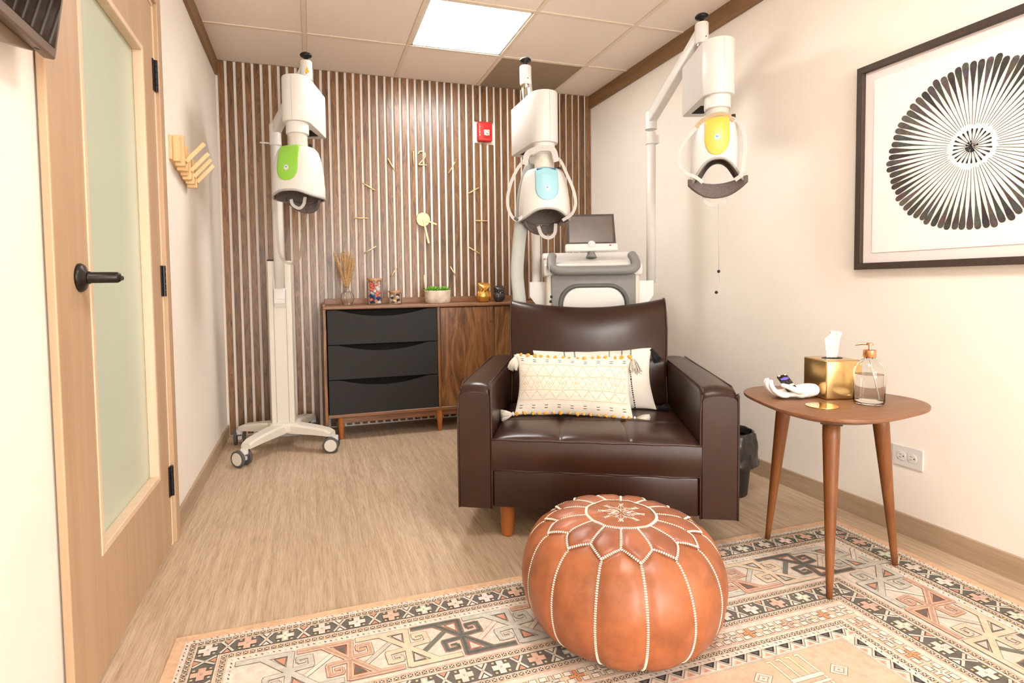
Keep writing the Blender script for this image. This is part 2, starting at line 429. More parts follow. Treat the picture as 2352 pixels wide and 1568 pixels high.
# ------------------------------------------------------------------ door_1
XD = -.545       # plane of the casing
dr = bpy.data.objects.new('door_1', None); C.objects.link(dr); dr['kind'] = 'structure'; dr.location = (XD, 2.376, 0); dr.rotation_euler = (0, 0, .008)
y0, y1, zt = -.886, -.004, 2.042
g0, g1, gz0, gz1 = -.735, -.148, .305, 1.835
bm = BM()
for a in ((y0, g0, .008, zt), (g1, y1, .008, zt), (g0, g1, .008, gz0), (g0, g1, gz1, zt)): box(bm, -.045, 0, a[0], a[1], a[2], a[3])
obj('door_leaf', bm, MDOOR, dr)
obj('glass_pane', mkbox(-.034, -.028, g0, g1, gz0, gz1), MFROST, dr)
bw = .016
for a in ((g0, g0+bw, gz0, gz1), (g1-bw, g1, gz0, gz1), (g0+bw, g1-bw, gz0, gz0+bw), (g0+bw, g1-bw, gz1-bw, gz1)):
    bm = BM()
    x_a, x_b = -.028, .003
    box(bm, x_a, x_b, a[0]-.004*(a[0] == g0), a[1]+.004*(a[1] == g1), a[2]-.004*(a[2] == gz0), a[3]+.004*(a[3] == gz1), .002, 1)
    obj('glazing_bead', bm, MDOORL, dr)
bm = BM()      # jamb + casing
box(bm, -.12, .002, .003, .03, 0, zt+.03); box(bm, -.12, .002, y0-.03, y0-.003, 0, zt+.03); box(bm, -.12, .002, y0-.03, .03, zt+.004, zt+.03)
obj('door_jamb', bm, MDOORL, dr)
bm = BM()
box(bm, -.004, .014, .018, .078, 0, zt+.08, .003, 2); box(bm, -.004, .014, y0-.088, y0-.018, 0, zt+.08, .003, 2); box(bm, -.004, .014, y0-.018, .018, zt+.02, zt+.08, .003, 2)
obj('door_casing', bm, MDOOR, dr)
for z in (1.79, 1.023, .251):
    bm = BM(); box(bm, .0, .004, -.022, .0, z-.058, z+.058); box(bm, .0, .004, .004, .026, z-.058, z+.058)
    for k in range(5): lathe(bm, [(.0065, z-.058+k*.0235), (.0065, z-.058+k*.0235+.022)], 12, (.007, .002, 0))
    h_ = obj('hinge', bm, MBLK, dr)
hd = obj('door_handle', mklathe([(.035, 0), (.035, .004), (.031, .010), (.016, .015), (.0145, .022), (0, .022)], 28, (0, 0, 0), axis='x'), MBLK, dr, True, (.0, -.80, 1.022))
obj('spindle_sleeve', mklathe([(.0155, 0), (.0155, .004), (.0135, .005), (.0135, .062), (.010, .068), (0, .068)], 20, (.018, 0, 0), axis='x'), MBLK, hd, True)
bm = BM(); box(bm, .052, .066, -.004, .105, -.006, .006, .004, 2); obj('lever', bm, MBLK, hd)

# ------------------------------------------------------------------ wall things
# clock
t = thing('wall_clock', 'frameless gold wall clock with stick markers and a 12 on the wood slats', 'clock', (.782, D-.001, 1.473))
obj('hub', mklathe([(0, -.022), (.048, -.022), (.05, -.019), (.05, 0), (0, 0)], 40, axis='y'), MBRASSF, t, True, auto=30)
def hand(nm, dx, dz, w_, off):
    bm = BM(); a = Vector((0, 0)); d = Vector((dx, dz)); L = d.length; d.normalize(); n = Vector((-d.y, d.x))
    pts = [a-n*w_/2-d*.02, a+n*w_/2-d*.02, d*L+n*w_*.7, d*L-n*w_*.7]
    prism(bm, [tuple(p) for p in pts], off, off+.0015, ax='y'); obj(nm, bm, MBRASSF, t)
hand('minute_hand', .036, -.172, .010, -.030); hand('hour_hand', .098, -.034, .008, -.026)
for k in range(1, 12):
    a = pi/2-2*pi*k/12; d = Vector((cos(a), 0, sin(a)))
    r0, r1 = (.393, .493)
    if k == 6: r0, r1 = .40, .5
    obj('hour_marker', mktube([d*r0+Vector((0, -.012, 0)), d*r1+Vector((0, -.012, 0))], .0048, 8), MBRASSF, t)
obj('numeral', mktube([(-.062, -.012, .488), (-.060, -.012, .39)], .0045, 8), MBRASSF, t, label='thin gold bar of the 1 in the 12')
two = spline([(-.026, 0, .470), (-.018, 0, .484), (.0, 0, .490), (.020, 0, .480), (.025, 0, .458), (.012, 0, .434), (-.008, 0, .412), (-.024, 0, .393)], 6)
two = [Vector((p.x, -.012, p.z)) for p in two]+[Vector((0, -.012, .393)), Vector((.036, -.012, .393))]
obj('numeral', mktube(two, .005, 8), MBRASSF, t, label='curved gold 2 of the 12')
# fire alarm
t = thing('fire_alarm', 'red fire alarm with clear strobe between cut slats', 'fire alarm', (1.262, D+.019, 2.135))
bm = BM(); box(bm, -.0575, .0575, -.045, 0, -.074, .074, .016, 4); obj('alarm_body', bm, MRED, t, auto=40)
bm = BM(); box(bm, -.02, .04, -.048, -.04, -.048, .028, .003, 2); obj('strobe_housing', bm, plain('alarm_red_dark', (178, 32, 30), .4), t)
bm = BM()
box(bm, -.014, .032, -.058, -.046, -.034, .012, .006, 2); lathe(bm, [(.012, 0), (.009, -.014), (0, -.016)], 10, (.009, -.056, -.010), axis='y')
obj('strobe_lens', bm, plain('strobe_lens', (226, 220, 204), .15, metal=.3, var=.3, nscale=90), t)
for k, ch_ in enumerate('FIRE'):
    bm = text_bm(ch_, .018); bmesh.ops.rotate(bm, verts=bm.verts, matrix=Matrix.Rotation(pi/2, 3, 'X'))
    obj('letter', bm, MCREAM, t, loc=(-.043, -.0456, .024-k*.019))
# framed art on the right wall
AY, AZ = 1.324, 1.441
ang = math.atan(.0095)
t = thing('framed_picture', 'large dark-framed print of a black radial brush stroke circle on white paper', 'picture', (XR(AY)-.001, AY, AZ), ang)
hw = .41; fr_w = .026
bm = BM()
for a in ((-hw, hw, .408-fr_w, .408), (-hw, hw, -.408, -.408+fr_w)): box(bm, -.03, 0, a[0], a[1], a[2], a[3], .001, 1)
for a in ((-hw, -hw+fr_w), (hw-fr_w, hw)): box(bm, -.03, 0, a[0], a[1], -.408+fr_w, .408-fr_w, .001, 1)
obj('picture_frame', bm, MFRAME, t)
obj('mount_board', mkbox(-.012, -.004, -hw+fr_w, hw-fr_w, -.382, .382), plain('mount_board', (232, 222, 218), .8, var=.005), t)
pap = obj('paper', mkbox(-.0155, -.0125, -.345, .345, -.342, .342), plain('art_paper', (244, 238, 234), .8, var=.006), t)
bm = BM(); lay = bm.loops.layers.float_color.new('Col'); rnd = random.Random(5)
def stroke(pts, col, x):
    vs = [bm.verts.new((x, p[0], p[1])) for p in pts]
    f = bm.faces.new(vs)
    for l in f.loops: l[lay] = col
def petal(a, r0, r1, w0, w1, col, x):
    d = Vector((cos(a), sin(a))); n = Vector((-d.y, d.x)); L = r1-r0
    prof = [(0, w0), (.35, w0*1.5), (.6, w1*.32), (.78, w1*.7), (.9, w1), (.96, w1*.95), (.99, w1*.6), (1, .0)]
    left = [d*(r0+L*s)+n*wd for s, wd in prof]; right = [d*(r0+L*s)-n*wd for s, wd in prof[:-1]]
    for i in range(len(prof)-1):
        q = [left[i], left[i+1]]+([right[i+1]] if i+1 < len(right) else [])+[right[i]]
        c2 = [min(1, v*(.85+.5*rnd.random())) for v in col[:3]]+[1]
        stroke(q, c2, x)
for k in range(72):
    a = 2*pi*k/72+rnd.uniform(-.006, .006); g = rnd.uniform(.045, .11)
    petal(a, .075+rnd.uniform(-.004, .004), .288+rnd.uniform(-.006, .006), .0007, .0105, (g*1.12, g, g*.9, 1), -.0162-k*4e-6)
for k in range(24):
    a = 2*pi*k/24; g = .03
    petal(a, .006, .060+rnd.uniform(-.003, .003), .0007, .003, (g, g*.9, g*.85, 1), -.0162-k*4e-6)
for k in range(14):
    a = rnd.uniform(0, 2*pi); petal(a, .0, .02, .001, .003, (.02, .02, .02, 1), -.0168-k*4e-6)
obj('ink_strokes', bm, vcol('ink', .7, .2, 80), pap)
# power outlet
t = thing('power_outlet', 'white double wall outlet low on the right wall', 'outlet', (XR(1.523), 1.523, .306), ang)
bm = BM(); box(bm, -.006, 0, -.058, .058, -.041, .041, .003, 2); obj('cover_plate', bm, MPLA, t)
for s in (-1, 1):
    bm = BM(); lathe(bm, [(.0165, -.0085), (.0165, -.005)], 20, (0, s*.02, 0), axis='x'); so = obj('socket', bm, MPLA, t)
    bm = BM()
    box(bm, -.0088, -.0084, s*.02+.001, s*.02+.008, .005, .0065); box(bm, -.0088, -.0084, s*.02+.001, s*.02+.009, -.0065, -.005)
    lathe(bm, [(.0025, -.0088), (.0025, -.0084)], 8, (0, s*.02-.008, 0), axis='x'); obj('slot', bm, MBLK, so)
# wall monitor, top left, tilted down, close to the camera
t = thing('wall_monitor', 'dark flat screen on the left wall reflecting the slats', 'monitor', (-.468, 1.303, 1.441), 0, rot=(0, radians(8.7), 0))
L = .93
bm = BM(); box(bm, -.022, 0, -L, 0, 0, .54, .004, 2); obj('bezel', bm, plain('monitor_bezel', (104, 88, 76), .4, var=.05), t)
obj('screen', mkbox(-.001, .0012, -L+.014, -.013, .020, .526), MSCR, t)
bm = BM(); prism(bm, [(-.012, .006), (-.05, -.004), (-.20, -.040), (-L+.1, -.040), (-L+.02, .0), (-L+.02, .53), (-.012, .53)], -.046, -.022, ax='x'); obj('back_housing', bm, plain('monitor_back', (130, 112, 94), .45, var=.05), t)
bm = BM(); prism(bm, [(-.05, .04), (-L+.1, .04), (-L+.1, .5), (-.05, .5)], -.066, -.046, ax='x'); obj('rear_cover', bm, MFRAME, t)
bm = BM(); lathe(bm, [(.0045, -.0008), (.0045, .001)], 12, (-.012, -.05, .0)); obj('screw_hole', bm, MBLK, t)
obj('wall_bracket', mkbox(-.075, -.058, -.6, -.35, .2, .38), MBLK, t)
# coat rack on left wall
t = thing('coat_rack', 'pale pine wall rack of upright sticks with pegs flipped out', 'coat rack', (XL(2.7)+.001, 2.63, 1.585), .008)
bm = BM(); prism(bm, [(-.02, -.05), (.33, -.10), (.33, 0), (-.02, .05)], 0, .012, ax='x'); obj('rail', bm, MPINE, t)
for k in range(10):
    y = -.01+k*.034; dz = -k*.0065
    obj('stick', mkbox(.012, .038 + (.010 if k % 2 else 0), y, y+.031, -.056-.006*(k % 3)+dz, .050+(.018 if k in (1, 2) else 0)+dz, .002, 1), MPINE, t)
    if k in (2, 5, 7, 9):
        bm = BM(); a = Vector((.044, y+.015, -.028+dz)); beam(bm, a, a+Vector((.070, .030, .088)), .024, .018, .002); obj('peg', bm, MPINE, t)

# ------------------------------------------------------------------ sideboard
SX0, SX1, SY0, SY1 = .058, 1.600, 3.640, 3.990
t = thing('sideboard', 'walnut sideboard with three black drawers and wood doors against the slatted wall', 'sideboard', (SX0, SY0, 0))
W_ = SX1-SX0; DP = SY1-SY0
for a in (0, W_-.02): obj('side_panel', mkbox(a, a+.02, 0, DP, .105, .885, .003, 1), MWAL, t)
bm = BM(); box(bm, .02, W_-.02, .012, DP, .15, .168); box(bm, .02, W_-.02, 0, .02, .148, .170, .003, 1); obj('bottom_panel', bm, MWALX, t)
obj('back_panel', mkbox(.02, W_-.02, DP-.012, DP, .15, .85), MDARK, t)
obj('top_panel', mkbox(.0, W_, -.006, DP-.012, .847, .870, .007, 3), MWALX, t)
obj('back_rail', mkbox(.02, W_-.02, DP-.014, DP, .870, .911, .002, 1), MWALX, t)
obj('apron', mkbox(.09, W_-.05, .03, .05, .105, .150, .002, 1), MWALX, t)
for x in (.742, 1.128): obj('divider', mkbox(x, x+.018, .0 if x < 1 else .012, DP-.02, .168, .847, .001, 1), MWAL, t)
dx0, dx1 = .028, .738
zs = [(.172, .392), (.397, .617), (.622, .842)]
for z0, z1 in zs:
    bm = BM(); n = 24
    top = []
    for k in range(n+1):
        u = k/n; dip = .042*max(0, 1-((u-.5)/.40)**2) if abs(u-.5) < .40 else 0
        top.append((dx0+(dx1-dx0)*u, z1-dip))
    prism(bm, [(dx0, z0), (dx1, z0)]+top[::-1], .002, .022, ax='y')
    d_ = obj('drawer', bm, MDRAW, t)
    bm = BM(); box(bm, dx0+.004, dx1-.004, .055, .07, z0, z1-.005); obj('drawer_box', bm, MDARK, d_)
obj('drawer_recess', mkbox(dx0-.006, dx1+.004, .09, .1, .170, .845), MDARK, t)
for k, (x0, x1) in enumerate(((.762, 1.126), (1.148, W_-.022))):
    dd = obj('door', mkbox(x0, x1-.002, .004, .022, .172, .843, .002, 1), MWAL, t)
    obj('door_edge', mkbox(x1-.014, x1-.0015, -.004, .004, .172, .843, .001, 1), MWALX, dd)
for x, y in ((.10, .05), (.752, .03), (1.46, .05), (.10, .30), (1.46, .30)):
    obj('leg', mklathe([(.010, 0), (.012, .002), (.022, .10), (.023, .15), (0, .15)], 16, (x, y, 0)), MHONEY, t, True, auto=40)
ST = .8705
MLID = wood('lid_wood', [(.3, (176, 130, 88)), (.7, (196, 150, 106))], 0, 12, .5, pore=.1)
# dried grass vase
def onsb(name, label, cat, x, y, **k): return thing(name, label, cat, (x, y, ST), **k)
def px_x(u, y):       # world x on the sideboard for an object seen at column u
    return None
t = onsb('glass_vase', 'small pleated clear glass bud vase at the left end of the sideboard', 'vase', .221, 3.76)
bm = BM()
prof = [(.020, .0), (.034, .004), (.030, .012), (.041, .035), (.043, .055), (.036, .078), (.014, .095), (.011, .112), (.014, .122)]
def vf(u, v):
    k = v*(len(prof)-1); i = min(int(k), len(prof)-2); f = k-i; r = prof[i][0]*(1-f)+prof[i+1][0]*f; z = prof[i][1]*(1-f)+prof[i+1][1]*f
    r *= 1+.07*cos(2*pi*u*12)*(1 if .01 < z < .09 else 0); return Vector((r*cos(2*pi*u), r*sin(2*pi*u), z))
grid(bm, 96, 24, vf, True)
o = obj('vase_body', bm, MGLASS, t, True); md = o.modifiers.new('s', 'SOLIDIFY'); md.thickness = .002
t2 = thing('pampas_grass', 'bundle of dried tan pampas plumes in the glass vase', 'dried grass', (.221, 3.76, ST+.02))
MPAM = plain('pampas', (222, 184, 130), .95, var=.25, nscale=120, sheen=.3)
rnd = random.Random(3)
def plume(top, r, sd):
    rn = random.Random(sd); bm = BM(); base = Vector((0, 0, .07))
    mid = base.lerp(Vector(top), .5)+Vector((rn.uniform(-.006, .006), 0, .01))
    path = spline([(0, 0, 0), base, mid, top], 10); n = len(path)
    tube(bm, path, .0012, 5)
    ps = path[12:]
    for i in range(1500):
        f = rn.random(); k = int(f*(len(ps)-2)); p = ps[k].lerp(ps[k+1], rn.random()); d = (ps[k+1]-ps[k]).normalized()
        rr = r*(sin(pi*min(1, .12+f*.88)))**.6*rn.uniform(.3, 1); a = rn.uniform(0, 2*pi)
        s = d.orthogonal().normalized(); s2 = d.cross(s); o_ = s*cos(a)+s2*sin(a)
        q = p+o_*rr+d*rr*2.2; wv = d.cross(o_)*.0019
        vs = [bm.verts.new(x) for x in (p-wv, p+wv, q)]; bm.faces.new(vs)
    return bm
for k, (x, y, z, r) in enumerate([(-.086, 0, .335, .013), (-.055, .01, .27, .014), (-.035, 0, .335, .016), (-.012, -.01, .350, .016), (.014, .01, .34, .014), (.034, 0, .345, .014), (.052, -.01, .30, .013), (-.015, -.02, .26, .015), (.022, -.015, .25, .014), (-.075, -.01, .336, .010)]):
    obj('plume', plume((x, y, z), r*1.35, k), MPAM, t2)
def jar(name, label, x, y, r, h, gr=None):
    t = onsb(name, label, 'jar', x, y)
    o = obj('jar_glass', mklathe([(r-.003, 0), (r, .004), (r, h-.014), (r-.004, h-.014), (r-.004, .006), (0, .006)], 32), glassm('jar_glass_%s' % name, (250, 250, 250), 0, 1.2), t, True, auto=40)
    obj('wood_lid', mklathe([(0, h-.022), (r-.005, h-.022), (r-.005, h-.013), (r+.003, h-.013), (r+.003, h), (0, h)], 32), MLID, t, True, auto=40)
    return t
cs = {'salmon': plain('wrap_salmon', (240, 130, 104), .4), 'blue': plain('wrap_blue', (50, 96, 156), .4), 'clearish': plain('wrap_clear', (226, 222, 224), .3), 'white': plain('wrap_white', (240, 234, 224), .5), 'gold': plain('wrap_gold', (212, 156, 62), .4), 'brown': plain('wrap_brown', (92, 54, 34), .4)}
jar('tall_glass_jar', 'tall glass jar with wood lid holding wrapped sweets', .402, 3.765, .0465, .176)
rn = random.Random(11)
for i in range(26):
    z = .014+i*.0050; colk = 'blue' if (z < .07 and i % 2) else ('salmon' if i % 3 else 'clearish')
    a = i*2.4; r = .022
    o = mkbox(-.013, .013, -.007, .007, -.006, .006, .003, 1)
    for v in o.verts:
        if abs(v.co.x) > .011: v.co.y *= 1.4; v.co.z *= .5
    o.transform(Matrix.Scale(1.45, 4)) if hasattr(o, 'transform') else None
    s_ = obj('wrapped_sweet', o, cs[colk], None, loc=(.402+r*cos(a), 3.765+r*sin(a), ST+z+.003), rot=(rn.uniform(-.5, .5), rn.uniform(-.9, .9), a))
    tag(s_, '%s wrapped sweet inside the tall glass jar' % ({'blue': 'blue', 'salmon': 'salmon pink', 'clearish': 'clear'}[colk]), 'sweet', '%s sweets in the tall jar' % {'blue': 'blue', 'salmon': 'salmon', 'clearish': 'clear'}[colk])
jar('short_glass_jar', 'short glass jar with wood lid holding square wrapped caramels', .538, 3.765, .043, .092)
for i in range(14):
    z = .013+i*.0042; colk = ['white', 'gold', 'white', 'brown'][i % 4]; a = i*2.2
    s_ = obj('caramel', mkbox(-.010, .010, -.009, .009, -.006, .006, .002, 1), cs[colk], None, loc=(.538+.024*cos(a), 3.765+.024*sin(a), ST+z+.003), rot=(rn.uniform(-.4, .4), rn.uniform(-.6, .6), a))
    tag(s_, '%s wrapped caramel inside the short glass jar' % colk, 'sweet', '%s caramels in the short jar' % colk)
# succulents
t = onsb('planter', 'round ribbed stone-coloured planter between jars and owls', 'planter', .831, 3.765)
obj('pot', mklathe([(0, 0), (.078, 0), (.086, .008), (.0905, .03), (.091, .084), (.088, .088), (.084, .088), (.083, .070), (0, .070)], 48), plain('planter_stone', (214, 198, 178), .8, var=.14, nscale=22, bmp=.3), t, True, auto=35)
obj('soil', mklathe([(0, .070), (.083, .070), (.083, .076), (0, .079)], 24), MDARK, t)
MSUC = plain('succulent_green', (104, 158, 52), .45, var=.3, nscale=40)
def leaf_bm(L, w_):
    bm = BM()
    def f(u, v):
        a = 2*pi*u; ww = w_*sin(pi*min(1, v*.93+.05))**.8*(1.1-.3*v)
        return Vector((v*L, ww*cos(a), .35*w_*sin(a)*(1-v*.6)+v*v*L*.35))
    grid(bm, 8, 6, f, True); bmesh.ops.contextual_create
    return bm
lf = None
for nm, (cx, cy, n, R_) in enumerate([(-.042, -.02, 20, .052), (.040, -.022, 18, .05), (.0, .035, 14, .045), (-.072, .015, 8, .03), (.072, .012, 8, .03)]):
    sx = thing('succulent', ['green succulent rosette at the left of the stone planter', 'green succulent rosette at the right of the stone planter', 'green succulent at the back of the stone planter', 'small green succulent at the left rim of the planter', 'small green succulent at the right rim of the planter'][nm], 'plant', (.831+cx, 3.765+cy, ST+.078))
    for k in range(n):
        if lf is None: o = obj('leaf', leaf_bm(.046, .0125), MSUC, sx, True); lf = o
        else: o = lf.copy(); C.objects.link(o); o.parent = sx
        f = k/n; o.rotation_euler = (0, -radians(8+62*f), k*2.399); s_ = R_/.05*(1.15-.5*f); o.scale = (s_,)*3
        o.location = (0, 0, .006*f)
# owls
def owl(name, label, x, sc_, mats, dark):
    t = onsb(name, label, 'figurine', x, 3.765); b_, e_, d_ = mats
    bm = BM()
    def f(u, v):
        a = 2*pi*u; z = v*.128
        pr_ = [(0, .030), (.06, .040), (.3, .0535), (.5, .052), (.62, .043), (.72, .044), (.86, .047), (.95, .046), (1, .040)]
        for (a0, r0), (a1, r1) in zip(pr_, pr_[1:]):
            if a0 <= v <= a1: r = r0+(r1-r0)*(v-a0)/(a1-a0); break
        x_ = r*cos(a); y_ = r*.82*sin(a)
        if v > .86: z += .016*(abs(cos(a))**3)*(v-.86)/.14; y_ *= 1-.25*(v-.86)/.14
        return Vector((x_, y_, z))
    vs, _ = grid(bm, 32, 28, f, True); bm.faces.new(vs[0][::-1]); bm.faces.new(vs[-1])
    obj('body', bm, b_, t, True)
    for s in (-1, 1):
        o = obj('brow', mktube(spline([(s*.004, -.0400, .083), (s*.018, -.0410, .103), (s*.034, -.035, .119), (s*.050, -.016, .140)], 6), [.003+.0048*sin(pi*k/18) for k in range(19)], 8, sy=.55), b_, t)
        obj('eye', mklathe([(0, -.004), (.0105, -.002), (.0105, .004), (0, .004)], 16, (s*.019, -.0375, .091), axis='y'), d_, t, True)
        obj('pupil', mklathe([(0, -.003), (.0052, -.001), (.0052, .002), (0, .002)], 12, (s*.017, -.0405, .091), axis='y'), e_, t, True)
        bm = BM()
        def g(u, v, s=s):
            a = 2*pi*u; z = .016+v*.066; r = .013*sin(pi*(v*.9+.05))**.6
            return Vector((s*(.0455)+r*.45*cos(a), -.004+r*1.5*sin(a)-.008, z))
        vs, _ = grid(bm, 12, 10, g, True); bm.faces.new(vs[0][::-1]); bm.faces.new(vs[-1]); obj('wing', bm, b_, t, True)
    bm = BM(); lathe(bm, [(.005, .085), (.004, .078), (0, .070)], 8, (0, -.041, 0)); obj('beak', bm, e_, t, True)
    t.scale = (sc_,)*3
    return t
MOG = plain('owl_gold', (228, 174, 92), .3, metal=.75, var=.05, nscale=60)
MOD = plain('owl_pewter', (82, 78, 80), .35, metal=.6, var=.25, nscale=120)
owl('gold_owl', 'gold owl figurine, the larger of the two owls on the sideboard', 1.165, .97, (MOG, plain('owl_eye_gold', (120, 80, 30), .3, metal=.5), MOG), 0)
owl('pewter_owl', 'dark pewter owl figurine beside the gold one', 1.282, .80, (MOD, plain('owl_eye_pale', (196, 186, 140), .3), MDARK), 1)

# ------------------------------------------------------------------ treatment head (shared by three arms)
MBELL = plain('bellows', (214, 208, 196), .5)
def head(root, pole, zhub, front, back_dir, rod_t, zb0, zb1, z_helm, hh_, helm_ang, zend, mcol, mcol2, arch, archb, tagtxt, beam_w=.05, a_s=1.0, tong1=.50, tong2=.80):
    """pole, front: (x,y) world; root at world origin orientation; returns helmet object"""
    fx, fy = front; bd = Vector((sin(back_dir), cos(back_dir), 0)); F = Vector((fx, fy, 0))
    rot = -back_dir
    rod = F+bd*rod_t
    # counterweight box
    bm = BM(); pts = []
    R_ = .074
    for k in range(13):
        a = pi+pi*k/12; pts.append((R_*cos(a), R_*sin(a)))
    pts += [(.066, .16), (.058, .295), (.048, .305), (-.048, .305), (-.058, .295), (-.066, .16)]
    prism(bm, pts, 0, zb1-zb0)
    es = [e for e in bm.edges if abs(e.verts[0].co.z-e.verts[1].co.z) < 1e-6]
    bmesh.ops.bevel(bm, geom=es, offset=.006, segments=2, affect='EDGES', profile=.5)
    bx = obj('housing_box', bm, MPLA, root, loc=(fx, fy, zb0), rot=(0, 0, rot), auto=35)
    obj('seam', mkbox(-.0006, .0006, -R_-.0006, -R_+.002, .004, zb1-zb0-.004), MRIM, bx)
    obj('opening_shade', mkbox(-.03, .03, .12, .24, -.002, .006), MDARK, bx)  # near-black plate, shade of an opening put into its colour
    obj('collar', mklathe([(.055, 0), (.058, .003), (.058, .058), (0, .058)], 36, (0, 0, -.058)), MPLA, bx, True, auto=40)
    prof = [(.050, -.058)]
    nb = 7; zb = z_helm-zb0+.004; step = (-.058-zb)/nb
    for k in range(nb): prof += [(.0505, -.058-step*(k+.25)), (.0462, -.058-step*(k+.75))]
    prof += [(.050, zb)]
    obj('bellows', mklathe(prof, 32), MBELL, bx, True)
    # rod, arm end, knob, arm, hub
    bm = BM(); lathe(bm, [(.011, zb1-.01), (.011, zend-.10), (0, zend-.10)], 16, rod); lathe(bm, [(.022, zend-.118), (.024, zend-.112), (.024, zend-.10), (0, zend-.10)], 20, rod)
    obj('hanger_rod', bm, MCHROME, root, True, auto=40)
    P0 = Vector((pole[0], pole[1], zhub)); P1 = Vector((rod.x, rod.y, zend-.045))
    bm = BM(); beam(bm, P0+Vector((0, 0, .01)), P1, beam_w, .062, .008)
    lathe(bm, [(.030, zend-.10), (.0325, zend-.096), (.0325, zend-.004), (.030, zend), (0, zend)], 28, (rod.x, rod.y, 0))
    lathe(bm, [(.033, zhub-.05), (.033, zhub+.045), (.029, zhub+.05), (0, zhub+.05)], 28, (pole[0], pole[1], 0))
    am = obj('arm', bm, MPLA, root, auto=40)
    obj('cap_screw', mklathe([(0, -.0335), (.003, -.0335), (.003, -.03)], 8, (rod.x, rod.y, zend-.075), axis='y'), MBLK, am)
    obj('knob', mklathe([(.011, zend), (.011, zend+.018), (.030, zend+.026), (.033, zend+.034), (.026, zend+.042), (0, zend+.045)], 24, (rod.x, rod.y, 0)), MBLK, am, True)
    # helmet
    hp = bpy.data.objects.new('helmet', None); C.objects.link(hp); hp.parent = root; hp.location = (fx, fy, z_helm); hp.rotation_euler = (0, 0, helm_ang)
    pr_ = [(0, .060, 0), (.04, .084, 0), (.09, .099, 0), (.18, .109, 0), (.35, .118, 0), (.55, .125, 0), (.8, .130, 0), (1, .129, 1)]
    def rad(t):
        for (a0, r0, _), (a1, r1, _2) in zip(pr_, pr_[1:]):
            if t <= a1: return r0+(r1-r0)*(t-a0)/(a1-a0)
        return .129
    def low(ph):
        p = abs((ph+pi) % (2*pi)-pi)
        return hh_-arch*exp(-(p/.80)**2.4)-archb*exp(-((pi-p)/.75)**2)
    def surf(ph, t, off=0):
        r = rad(t)*a_s+off; sx = math.copysign(abs(sin(ph))**.86, sin(ph)); cy = math.copysign(abs(cos(ph))**.86, cos(ph))
        zz = low(ph)*(t if t > .12 else t*t/.12)
        return Vector((r*sx, -r*.93*cy, -zz))
    bm = BM(); vs, _ = grid(bm, 64, 20, lambda u, v: surf(2*pi*u, v), True); bm.faces.new(vs[0])
    sh = obj('shell', bm, MPLA, hp, True); md = sh.modifiers.new('s', 'SOLIDIFY'); md.thickness = .004; md.offset = -1
    sh.name = 'shell'
    bm = BM(); tube(bm, [surf(2*pi*k/72, 1, .0005) for k in range(72)], .0075, 8, True, sy=.8); obj('rim', bm, MRIM, hp)
    bm = BM(); vs, _ = grid(bm, 48, 12, lambda u, v: surf(2*pi*u, .3+.72*v, -.012), True); bm.faces.new(vs[0])
    o = obj('lining', bm, MPAD, hp, True); md = o.modifiers.new('s', 'SOLIDIFY'); md.thickness = .003; md.offset = 1
    # coloured tongue
    bm = BM(); t1, t2, W0 = tong1, tong2, .050
    def tong(u, v):
        t_ = .04+(t1-.04)*v/.5 if v < .5 else t1+(t2-t1)*sin((v-.5)*pi); hw_ = W0 if v < .5 else W0*cos((v-.5)*pi*.995)
        s = (u*2-1)*hw_; ph = s/rad(t_); return surf(ph, min(.965, t_*low(0)/low(ph)) if t_ > .2 else t_, .005)
    grid(bm, 16, 32, tong); o = obj('colour_panel', bm, mcol, hp, True, label=tagtxt); md = o.modifiers.new('s', 'SOLIDIFY'); md.thickness = .007; md.offset = 0
    bm = BM(); lathe(bm, [(.0515, -.016), (.054, -.012), (.054, .006), (.0505, .010), (0, .010)], 32)
    box(bm, -.05, .05, -.094*a_s, -.03, -.020, -.004, .005, 2)
    obj('neck_cap', bm, mcol2, hp, True, auto=40)
    c_ = surf(0, .52, .0105)
    lg = obj('round_badge', mklathe([(0, -.001), (.0125, -.001), (.0125, .001), (0, .001)], 24, c_, axis='y'), MPLA, hp)
    bm = BM(); box(bm, c_.x-.006, c_.x+.005, c_.y-.0018, c_.y-.001, c_.z-.001, c_.z+.006, .0003, 1); obj('badge_mark', bm, plain('badge_blue', (90, 160, 210), .4), lg)
    obj('latch_knob', mklathe([(0, -.006), (.009, -.006), (.009, .012), (0, .012)], 12, (.078*a_s, -.01, .004)), MBLK, hp)
    return hp, surf, low
def strap(parent, pts, wd, m=None, side=None, n=8, nm='strap'):
    bm = BM(); side = None; ribbon(bm, spline(pts, n), wd, .0016, side); return obj(nm, bm, m or MSTRAP, parent)
def pad(parent, R_, drop, hgt, z0, a_s=1.0, span=2.2):
    """crescent pad hanging behind, from one side to the other"""
    bm = BM()
    def f(u, v):
        ph = pi+(u*2-1)*span/2; s = (u*2-1); zt = z0-drop*(1-s*s); h_ = hgt*(1-.55*s*s)
        r = R_*(1-.10*v)
        return Vector((r*sin(ph), -r*.9*cos(ph), zt-h_*v))
    grid(bm, 32, 6, f); o = obj('neck_pad', bm, MPAD, parent, True); md = o.modifiers.new('s', 'SOLIDIFY'); md.thickness = .014; md.offset = 0
    return o
MGREEN = plain('lime_green', (140, 198, 70), .35, var=.01); MBLUE = plain('pale_blue', (150, 200, 212), .35, var=.01); MYEL = plain('soft_yellow', (236, 190, 84), .3, var=.01)
MBLUED = plain('deep_blue', (52, 84, 118), .4); MORNG = plain('amber', (232, 160, 60), .4)

